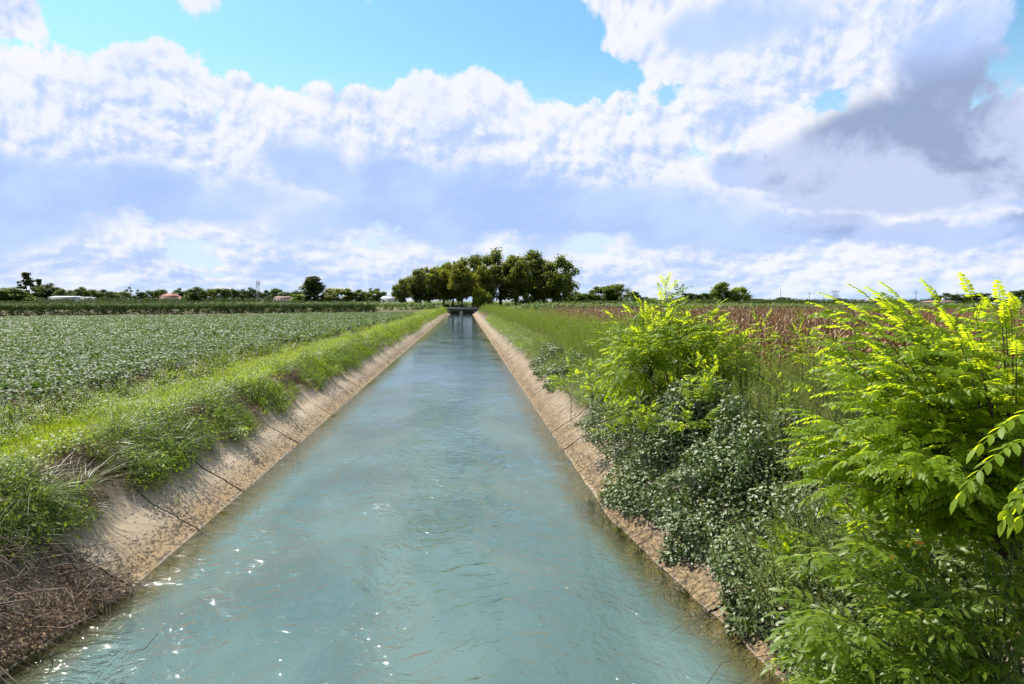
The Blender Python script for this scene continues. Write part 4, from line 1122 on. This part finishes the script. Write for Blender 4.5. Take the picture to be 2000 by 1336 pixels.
# ---- walnut row behind the bridge
GW = 'walnut trees standing together behind the bridge'
DG = (.92, .95, .9); OL = (1.2, 1.1, .8); LG = (1.5, 1.5, .95); BR = (1.15, 1.0, .72)
for q in ((783, 546, 30, 236, DG, 'small dark ivy-clad tree at the left end of the walnut group'), (812, 528, 44, 242, DG, 'low dark walnut second from the left end of the group'),
          (838, 519, 56, 248, OL, 'round walnut with rusty patches near the left end of the group'), (866, 512, 46, 262, LG, 'pale yellow-green tree peeping over the left half of the walnut group'),
          (884, 508, 50, 250, OL, 'walnut above the left end of the bridge'), (902, 516, 44, 242, BR, 'brownish walnut directly over the left half of the bridge'),
          (924, 500, 62, 256, (1, 1, .85), 'tall walnut above the middle of the bridge'), (945, 520, 40, 246, OL, 'short olive walnut beside the right end of the bridge'),
          (978, 487, 78, 252, DG, 'tallest walnut, its crown top standing above all the others'), (1008, 500, 50, 246, OL, 'narrow walnut just right of the tallest one'),
          (1042, 492, 76, 254, DG, 'broad walnut with sky gaps, second from the right end of the group'), (1085, 500, 72, 250, DG, 'spreading walnut at the right end of the group'), (1062, 515, 60, 258, DG, 'walnut half hidden between the two big ones at the right end')):
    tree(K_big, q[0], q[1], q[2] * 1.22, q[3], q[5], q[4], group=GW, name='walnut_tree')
for q in ((935, 560, 26, 239, (1.6, 1.5, .7), 'small yellow-leaved tree above the right end of the bridge'), (952, 572, 22, 238, (1.5, 1.5, .8), 'low yellowish bush at the right abutment of the bridge'), (1030, 574, 26, 240, DG, 'dark shrub under the broad walnut')):
    tree(K_far, q[0], q[1], q[2], q[3], q[5], q[4], name='small_tree')

# ---- far left skyline
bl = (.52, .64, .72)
L = [(-40, 560, 60, 'r', bl), (12, 562, 50, 'r', (.6, .8, .6)), (50, 531, 38, 't', (.5, .55, .7)), (75, 544, 26, 't', (.5, .55, .7)), (94, 557, 36, 'r', bl), (120, 567, 22, 'r', bl), (141, 570, 30, 'r', bl), (163, 564, 28, 'r', bl),
     (184, 566, 20, 'r', (1, 1, 1)), (200, 569, 30, 'r', bl), (233, 570, 32, 'r', (1.1, 1.2, 1)), (254, 558, 20, 'w', bl), (276, 571, 18, 'r', bl), (293, 568, 26, 'r', bl), (314, 565, 17, 'r', bl), (331, 574, 18, 'r', bl),
     (350, 566, 20, 'r', bl), (367, 569, 22, 'r', bl), (389, 564, 38, 'r', (.5, .6, .55)), (411, 564, 22, 'r', bl), (433, 563, 24, 'r', bl), (454, 564, 24, 'r', bl), (474, 568, 20, 'r', bl), (491, 565, 26, 'r', bl), (518, 570, 24, 'r', bl),
     (542, 563, 18, 'r', (.6, .7, .8)), (560, 571, 26, 'r', bl), (577, 568, 30, 'r', bl), (584, 577, 22, 'r', (1.2, 1.4, .9)), (612, 542, 46, 'c', (.45, .5, .7)), (660, 563, 48, 'r', (1.2, 1.1, .8)), (698, 569, 32, 'r', (.8, .9, .8)),
     (728, 561, 24, 'w', (.6, .6, .6)), (736, 567, 30, 'r', (.7, .8, .7)), (640, 575, 20, 'r', bl), (715, 575, 20, 'r', bl), (770, 577, 22, 'r', bl), (28, 572, 40, 'r', (.8, 1, .7)), (218, 576, 26, 'r', bl), (104, 577, 24, 'r', bl)]
desc = {'r': 'round dark tree', 't': 'tiered dark cedar', 'w': 'thin wispy tree', 'c': 'dark conical fir'}
def where(px):
    marks = [(50, 'the two cedars'), (120, 'the long white greenhouse'), (254, 'the wispy poplar'), (328, 'the red-roofed house'), (389, 'the rounded dark crown'), (503, 'the lattice mast'), (550, 'the low pink building'), (612, 'the dark fir'), (660, 'the olive-green round tree'), (736, 'the ragged dark tree'), (800, 'the walnut group')]
    m = min(marks, key=lambda q: abs(q[0] - px)); return m, ('left of ' if px < m[0] else 'right of ') + m[1]
special = {50: 'tall tiered dark cedar on the left skyline', 75: 'smaller tiered cedar right of the tall one', 254: 'thin wispy tree sticking out of the left skyline', 389: 'dark smooth dome-shaped tree on the left skyline', 612: 'dark conical fir standing alone on the left skyline',
           660: 'olive-green round tree right of the dark fir', 728: 'sparse-topped branchy tree left of the walnut group', 736: 'dense dark tree with the branchy one rising behind it', 584: 'small yellow-green bush left of the dark fir', 542: 'pointed dark tree above the low pink building', 12: 'broad green tree at the left edge of the skyline'}
order = 0; seen = {}
for q in L:
    lb = special.get(q[0])
    if not lb:
        m, wh = where(q[0]); dist = sorted([p_[0] for p_ in L if p_[0] not in special and where(p_[0])[1] == wh], key=lambda v: abs(v - m[0])).index(q[0])
        lb = ['nearest', 'second', 'third', 'fourth', 'fifth', 'sixth', 'seventh'][dist] + ' dark hedge-line tree ' + wh + ' on the skyline'
    Y = 420 if q[0] in (12, 389, 584, 612, 660, 736, 28, 698) else 560 + (q[0] * 37 % 90)
    kd = {'r': K_far, 't': K_tier, 'w': K_wisp, 'c': K_cone}[q[3]]
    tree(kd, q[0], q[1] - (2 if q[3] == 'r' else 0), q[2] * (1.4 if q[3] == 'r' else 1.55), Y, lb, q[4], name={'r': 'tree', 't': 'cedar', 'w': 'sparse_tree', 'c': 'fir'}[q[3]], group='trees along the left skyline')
# ---- far right skyline
Rr = [(1128, 572, 40, (.8, .95, .8), 'bushy tree touching the right end of the walnut group'), (1150, 575, 34, (.85, 1, .85), 'low bushy tree between the walnuts and the domed tree'), (1180, 558, 44, (.7, .8, .65), 'left half of the domed pair of trees right of the walnuts'), (1206, 557, 44, (.75, .8, .6), 'right half of the domed pair of trees right of the walnuts'),
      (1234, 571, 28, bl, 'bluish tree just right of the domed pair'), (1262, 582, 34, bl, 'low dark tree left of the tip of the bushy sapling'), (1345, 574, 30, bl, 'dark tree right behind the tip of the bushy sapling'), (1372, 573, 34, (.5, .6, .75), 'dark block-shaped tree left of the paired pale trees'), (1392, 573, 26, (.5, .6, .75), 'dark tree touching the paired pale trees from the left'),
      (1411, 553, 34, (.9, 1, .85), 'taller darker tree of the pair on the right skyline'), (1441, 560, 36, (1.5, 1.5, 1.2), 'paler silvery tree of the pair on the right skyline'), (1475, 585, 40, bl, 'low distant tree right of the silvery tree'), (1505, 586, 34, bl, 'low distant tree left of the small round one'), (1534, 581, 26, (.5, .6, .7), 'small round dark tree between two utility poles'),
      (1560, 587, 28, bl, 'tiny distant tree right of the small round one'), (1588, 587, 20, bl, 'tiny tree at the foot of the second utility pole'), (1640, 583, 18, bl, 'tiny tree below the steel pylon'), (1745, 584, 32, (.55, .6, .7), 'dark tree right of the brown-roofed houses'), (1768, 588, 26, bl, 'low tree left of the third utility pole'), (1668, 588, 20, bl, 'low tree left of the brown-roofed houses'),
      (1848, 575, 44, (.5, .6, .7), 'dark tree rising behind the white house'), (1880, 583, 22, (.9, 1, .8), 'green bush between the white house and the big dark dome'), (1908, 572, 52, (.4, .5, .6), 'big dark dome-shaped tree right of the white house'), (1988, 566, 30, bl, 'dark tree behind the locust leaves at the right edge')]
for q in Rr:
    Y = 330 if q[0] in (1908, 1848, 1880) else (420 if q[0] < 1215 or q[0] in (1411, 1441) else 620)
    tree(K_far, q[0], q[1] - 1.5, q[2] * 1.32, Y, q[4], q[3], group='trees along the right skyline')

# ---- long crop rows and hedges
M_vine = leaf_mat('vine_leaf', (0.022, 0.042, 0.009), (0.065, 0.095, 0.020), (0.10, 0.15, 0.02), 0.25, 0.65, 0.12)
M_mz = leaf_mat('green_maize_leaf', (0.08, 0.13, 0.03), (0.17, 0.23, 0.06), (0.2, 0.3, 0.05), 0.3, 0.55, 0.3)
def clod(name, mat, n, leaf, seed):
    r = np.random.default_rng(seed); z = r.uniform(-1, 1, n); q = r.uniform(0, 6.283, n); s = np.sqrt(1 - z * z); u = np.stack([s * np.cos(q), s * np.sin(q), z], 1)
    a = Acc(); P = u * (r.random(n) ** .4)[:, None] * np.array([.6, .6, .5]); q = r.uniform(0, 6.283, n)
    leaves_at(a, P, np.stack([np.cos(q), np.sin(q), r.normal(0, .4, n)], 1), u + [0, 0, .6] + r.normal(0, .4, (n, 3)), leaf * r.uniform(.6, 1.2, n), np.clip(.4 + .4 * u[:, 2] + r.normal(0, .15, n), 0, 1))
    return a.mesh(name, mat)
vine_c = [clod('vine_clod_%d' % i, M_vine, 95, .20, 200 + i) for i in range(4)]
mz_c = [clod('maize_clod_%d' % i, M_mz, 90, .25, 210 + i) for i in range(3)]
def crop_row(name, label, cat, A, B, top, low, depth, kinds, step=.8, rows=1, gap=2.6, sc=1.0, group=None, postmat=None):
    A = np.array(A, float); B = np.array(B, float); L = np.linalg.norm(B - A); u = (B - A) / L; nrm = np.array([-u[1], u[0]])
    if nrm[1] < 0: nrm = -nrm
    root = empty(name, (*A, 1.5), label=label, cat=cat, group=group); P = []
    for rI in range(rows):
        n = int(L / step)
        tt = (np.arange(n) + rng.uniform(-.4, .4, n)) * step
        zs = np.arange(low, top - .3 * sc, .62 * sc)
        if rI > 0: zs = zs[-1:]
        for z_ in zs:
            q = A[None] + u[None] * (tt + rng.uniform(-.3, .3, n))[:, None] + nrm[None] * (rI * gap + rng.uniform(-.5, .5, n) * depth)[:, None]
            P.append(np.stack([q[:, 0], q[:, 1], z_ + rng.normal(0, .07, n) + 1.5 + .22 * (fbm(tt * .3, tt * 0, 60 + rI) - .5)], 1))
    P = np.concatenate(P); k = in_view(P[:, 0], P[:, 1], 3.0, 100); P = P[k]
    o = scatter('foliage', kinds, P - np.array([*A, 1.5]), rots(len(P), .3), rng.uniform(.8, 1.15, len(P)) * sc, None, root)
    if postmat:
        for i in range(0, int(L), 12):
            q = A + u * i
            if not in_view(np.array([q[0]]), np.array([q[1]]))[0]: continue
            a = Acc(); tube(a, [(0, 0, 0), (0, 0, 2.65)], .05, 5); po = a.obj('post', postmat, root); po.location = (q[0] - A[0] - nrm[0] * .4, q[1] - A[1] - nrm[1] * .4, 0)
    return root
m_post = plain('grey_post', (.30, .28, .25), (.2, .18, .16), 5)
crop_row('vine_row', 'long dark green vine block closing off the soybean field', 'vine row', (-120, 62), (-16, 141), 2.50, .0, .5, vine_c, .40, 7, 2.8, 1.0)
crop_row('vine_row', 'thin distant dark green vine row below the left skyline', 'vine row', (-240, 255), (-30, 290), 2.62, 1.2, 1.0, vine_c, 1.3, 3, 5, 1.5)
crop_row('hedge', 'thin dark hedge line behind the withered maize', 'hedge', (25, 330), (320, 300), 3.2, .8, 1.5, vine_c, 1.6, 3, 8, 2.0)
crop_row('hedge', 'dark bushy hedge band under the left skyline trees', 'hedge', (-330, 470), (-45, 490), 5.6, 1.0, 3, vine_c, 3.0, 2, 10, 3.6)
crop_row('hedge', 'dark bushy hedge band under the right skyline trees', 'hedge', (40, 560), (420, 500), 4.6, 1.0, 3, vine_c, 3.0, 2, 10, 3.4)
crop_row('crop_strip', 'pale green crop strip behind the withered maize', 'crop strip', (12, 152), (200, 118), 2.15, .8, 2.0, mz_c, 1.1, 4, 4.0, 1.3)
crop_row('crop_strip', 'pale green crop strip left of the walnut trunks', 'crop strip', (-60, 180), (-7, 214), 2.2, .8, 2.0, mz_c, 1.1, 4, 6.0, 1.3)
crop_row('crop_strip', 'yellowish crop strip seen under the walnut crowns', 'crop strip', (-45, 330), (90, 330), 2.2, .2, 2.0, mz_c, 1.6, 3, 8.0, 2.0)
# undergrowth round the bridge ends, plus clumps added beyond to darken its opening
P = []
for i in range(150):
    sx = rr.choice([-1, 1]); P.append(((-5.4 if sx < 0 else 5.0) + sx * rr.uniform(0, 9), rr.uniform(228, 244), 1.5 + rr.uniform(-.3, .5)))
for i in range(90): P.append((rr.uniform(-7, 7), rr.uniform(256.5, 262), 1.6 + rr.uniform(-.8, 1.2)))
scatter('bridge_undergrowth_and_fill', vine_c + mz_c, P, rots(240, .3), rng.uniform(.8, 1.7, 240))

# ---- buildings
m_white = plain('white_render', (.55, .54, .52), (.46, .45, .43), 1.0)
m_pink = plain('pinkish_render', (.55, .42, .36), (.48, .36, .30), 1.0)
m_tile = plain('red_roof_tiles', (.30, .12, .075), (.24, .09, .06), 2.0)
m_tileb = plain('brown_roof_tiles', (.20, .13, .10), (.15, .10, .08), 2.0)
m_glass = plain('dark_window', (.03, .035, .04), rough=.2, spec=.5)
m_metal = plain('pale_sheet_roof', (.42, .45, .48), (.36, .38, .41), .6, .7, .2)
m_steel = plain('galvanised_steel', (.22, .23, .24), (.16, .17, .18), 2, .6, .4)
m_wood = plain('pole_wood', (.12, .10, .085), (.08, .065, .055), 2)
def house(name, label, cat, px0, px1, py_eave, py_ridge, Y, wall, roof, nwin=3, depth=9, hip=0.25, rh=0.35, zb=1.5, door=True):
    A = at_y(px0, py_eave, Y); B = at_y(px1, py_eave, Y); W = B[0] - A[0]; ez = A[2] - zb; rz = at_y((px0 + px1) / 2, py_ridge, Y)[2] - zb
    root = empty(name, (A[0], Y, zb), label=label, cat=cat)
    a = Acc(); box(a, 0, W, 0, depth, 0, ez); a.obj('wall', wall, root)
    o_ = .45; h = hip * W; a = Acc()
    V = [(-o_, -o_, ez), (W + o_, -o_, ez), (W + o_, depth + o_, ez), (-o_, depth + o_, ez), (h, depth / 2, rz), (W - h, depth / 2, rz)]
    V += [(x, y, z - .18) for x, y, z in V[:4]]
    a.add(V, [(0, 1, 5), (0, 5, 4), (1, 2, 5), (2, 3, 4), (2, 4, 5), (3, 0, 4), (0, 7, 1), (0, 6, 7), (1, 8, 2), (1, 7, 8), (2, 9, 3), (2, 8, 9), (3, 6, 0), (3, 9, 6), (6, 8, 7), (6, 9, 8)])
    ro = a.obj('roof', roof, root)
    if rh:
        a = Acc(); box(a, W * .62, W * .62 + .7, depth / 2 - .3, depth / 2 + .4, rz - .5, rz + .9); a.obj('chimney', wall, ro)
    for i in range(nwin):
        cx = W * (i + .5) / nwin; wz = ez * .45; a = Acc(); box(a, cx - .55, cx + .55, -.06, .02, wz, wz + min(1.3, ez * .4)); w = a.obj('window', m_white if wall is not m_white else m_wood, root)
        a = Acc(); box(a, cx - .45, cx + .45, -.09, -.055, wz + .1, wz + min(1.2, ez * .4 - .1)); a.obj('pane', m_glass, w)
    if door:
        a = Acc(); box(a, W * .30, W * .30 + 1.0, -.07, .02, 0, 2.05); a.obj('door', m_wood, root)
    return root
house('farmhouse', 'low house with a red-orange hipped roof on the left skyline', 'house', 311, 343, 579.5, 573, 500, m_pink, m_tile, 4, 10, .3)
house('greenhouse', 'long low white greenhouse right of the cedars', 'greenhouse', 94, 147, 580.5, 578.2, 480, m_white, m_metal, 9, 12, .04, 0, door=False)
house('shed', 'tiny white shed roof between trees left of the red-roofed house', 'shed', 158, 174, 581.5, 580, 500, m_white, m_metal, 2, 8, .05, 0, door=False)
house('farm_building', 'low pinkish long building with tiled roof left of the dark fir', 'building', 534, 566, 582, 578.5, 470, m_pink, m_tileb, 5, 9, .1, 0)
house('shed', 'pale blue-grey flat shed left of the walnut group', 'shed', 744, 777, 583, 579, 400, m_white, m_metal, 3, 10, .05, 0)
house('white_house', 'white house with a shallow brown roof beside the big dark dome tree', 'house', 1832, 1872, 590, 586.5, 250, m_white, m_tileb, 3, 9, .06, 1)
house('farmhouse', 'brown-roofed farmhouse on the right skyline beyond the locust leaves', 'house', 1695, 1724, 590, 586.5, 480, m_pink, m_tileb, 3, 10, .2)
house('farmhouse', 'darker brown-roofed farmhouse left of its neighbour on the right skyline', 'house', 1668, 1690, 590.5, 587, 520, m_pink, m_tileb, 3, 10, .2)
house('shed', 'small pale shed right of the big dark dome tree', 'shed', 1936, 1962, 594, 591.5, 260, m_white, m_metal, 2, 8, .05, 0)

# ---- poles, mast, pylon
def pole(px, py_top, Y, label, arms=1, r0=.16, mat=None, group='utility poles on the skyline', name='utility_pole'):
    T = at_y(px, py_top, Y); h = T[2] - 1.5
    root = empty(name, (T[0], Y, 1.5), label=label, cat='pole', group=group)
    a = Acc(); tube(a, [(0, 0, 0), (0, 0, h)], [r0, r0 * .6], 6); a.obj('shaft', mat or m_wood, root)
    for i in range(arms):
        a = Acc(); z = h - .5 - i * 1.0; box(a, -1.0, 1.0, -.07, .07, z - .07, z + .07); c = a.obj('crossarm', mat or m_wood, root)
        for sx in (-.9, 0, .9):
            a = Acc(); tube(a, [(0, 0, 0), (0, 0, .3)], [.07, .05], 5); q = a.obj('insulator', m_white, c); q.location = (sx, 0, z + .07)
    return np.array([T[0], Y, T[2] - .3])
p1 = pole(1525, 564, 420, 'tall bare pole left of the small round dark tree', 0)
p2 = pole(1581, 571, 400, 'utility pole with a crossarm right of the small round dark tree')
p3 = pole(1789, 568, 380, 'utility pole with two crossarms above the locust leaves', 2)
p4 = pole(1822, 578, 420, 'short utility pole left of the white house')
p5 = pole(1870, 569, 300, 'thin pole rising from the right gable of the white house', 0, .10)
p6 = pole(1233, 565, 440, 'thin pole behind the bluish tree right of the domed pair', 0, .12)
p7 = pole(322, 560, 470, 'thin pole above the red-roofed house', 0, .12)
p8 = pole(463, 562, 470, 'slim pole left of the lattice mast', 0, .10)
p9 = pole(1949, 584, 300, 'thin pole above the small pale shed at the right', 0, .10)
def lattice(px, py_top, Y, base_w, top_w, label, name, cat, heads):
    T = at_y(px, py_top, Y); h = T[2] - 1.5; root = empty(name, (T[0], Y, 1.5), .3, label, cat)
    def cw(z): return (base_w + (top_w - base_w) * z / h) / 2
    for sx, sy in ((-1, -1), (1, -1), (1, 1), (-1, 1)):
        a = Acc(); tube(a, [(sx * cw(0), sy * cw(0), 0), (sx * cw(h), sy * cw(h), h)], .10, 4); a.obj('leg', m_steel, root)
    a = Acc(); n = 9
    for i in range(n):
        z0, z1 = h * i / n, h * (i + 1) / n; c0, c1 = cw(z0), cw(z1)
        for s in (-1, 1):
            tube(a, [(-c0, s * c0, z0), (c1, s * c1, z1)], .05, 3); tube(a, [(c0, s * c0, z0), (-c1, s * c1, z1)], .05, 3)
            tube(a, [(s * c0, -c0, z0), (s * c1, c1, z1)], .05, 3); tube(a, [(-c1, s * c1, z1), (c1, s * c1, z1)], .05, 3)
    o = a.obj('bracing', m_steel, root); heads(root, h); return T
def mast_head(root, h):
    for k in range(3):
        q = k * 2.09; a = Acc(); box(a, -.25, .25, -.12, .12, -1.2, 1.2); o = a.obj('antenna_panel', m_white if k else m_steel, root); o.location = (math.cos(q) * 1.1, math.sin(q) * 1.1, h - 1.0); o.rotation_euler = (0, 0, q)
    a = Acc(); tube(a, [(0, 0, h - 2.6), (0, 0, h - 2.4)], 1.5, 8); a.obj('platform', m_steel, root)
    a = Acc(); tube(a, [(0, 0, h - .2), (0, 0, h + 2)], .06, 4); a.obj('rod', m_steel, root)
lattice(503, 549, 520, 2.6, 1.5, 'slender lattice telephone mast on the left skyline', 'lattice_mast', 'mast', mast_head)
def pyl_head(root, h):
    for z, w in ((h - .4, 4.6), (h - 4.6, 5.4)):
        a = Acc(); box(a, -w, w, -.2, .2, z - .18, z + .18); arm = a.obj('crossarm', m_steel, root)
        for s in (-1, 1):
            a = Acc(); tube(a, [(0, 0, 0), (0, 0, -1.5)], .12, 4); q = a.obj('insulator', m_steel, arm); q.location = (s * (w - .3), 0, z)
    for s in (-1, 1):
        a = Acc(); tube(a, [(s * .5, 0, h - 9), (s * 3.4, 0, h - .4)], .14, 4); a.obj('horn', m_steel, root)
tp = lattice(1632, 568, 640, 4.5, 1.4, 'steel transmission pylon with horn-shaped head on the right skyline', 'pylon', 'pylon', pyl_head)
def cable(A, B, label, sag=2.0):
    A = np.array(A); B = np.array(B); a = Acc()
    pts = [A + (B - A) * u - np.array([0, 0, sag * 4 * u * (1 - u)]) for u in np.linspace(0, 1, 14)]
    o = a; tube(a, np.array(pts) - A, .035, 3); ob = a.obj('power_cable', m_steel); ob.location = A; tag(ob, label, 'cable')
cable(p2, tp, 'thin power cable between the crossarm pole and the steel pylon', 1.5)
cable(tp, p3, 'thin power cable sagging from the pylon to the two-crossarm pole', 3.5)
cable(p3, p4, 'thin power cable from the two-crossarm pole to the short pole', 1.0)
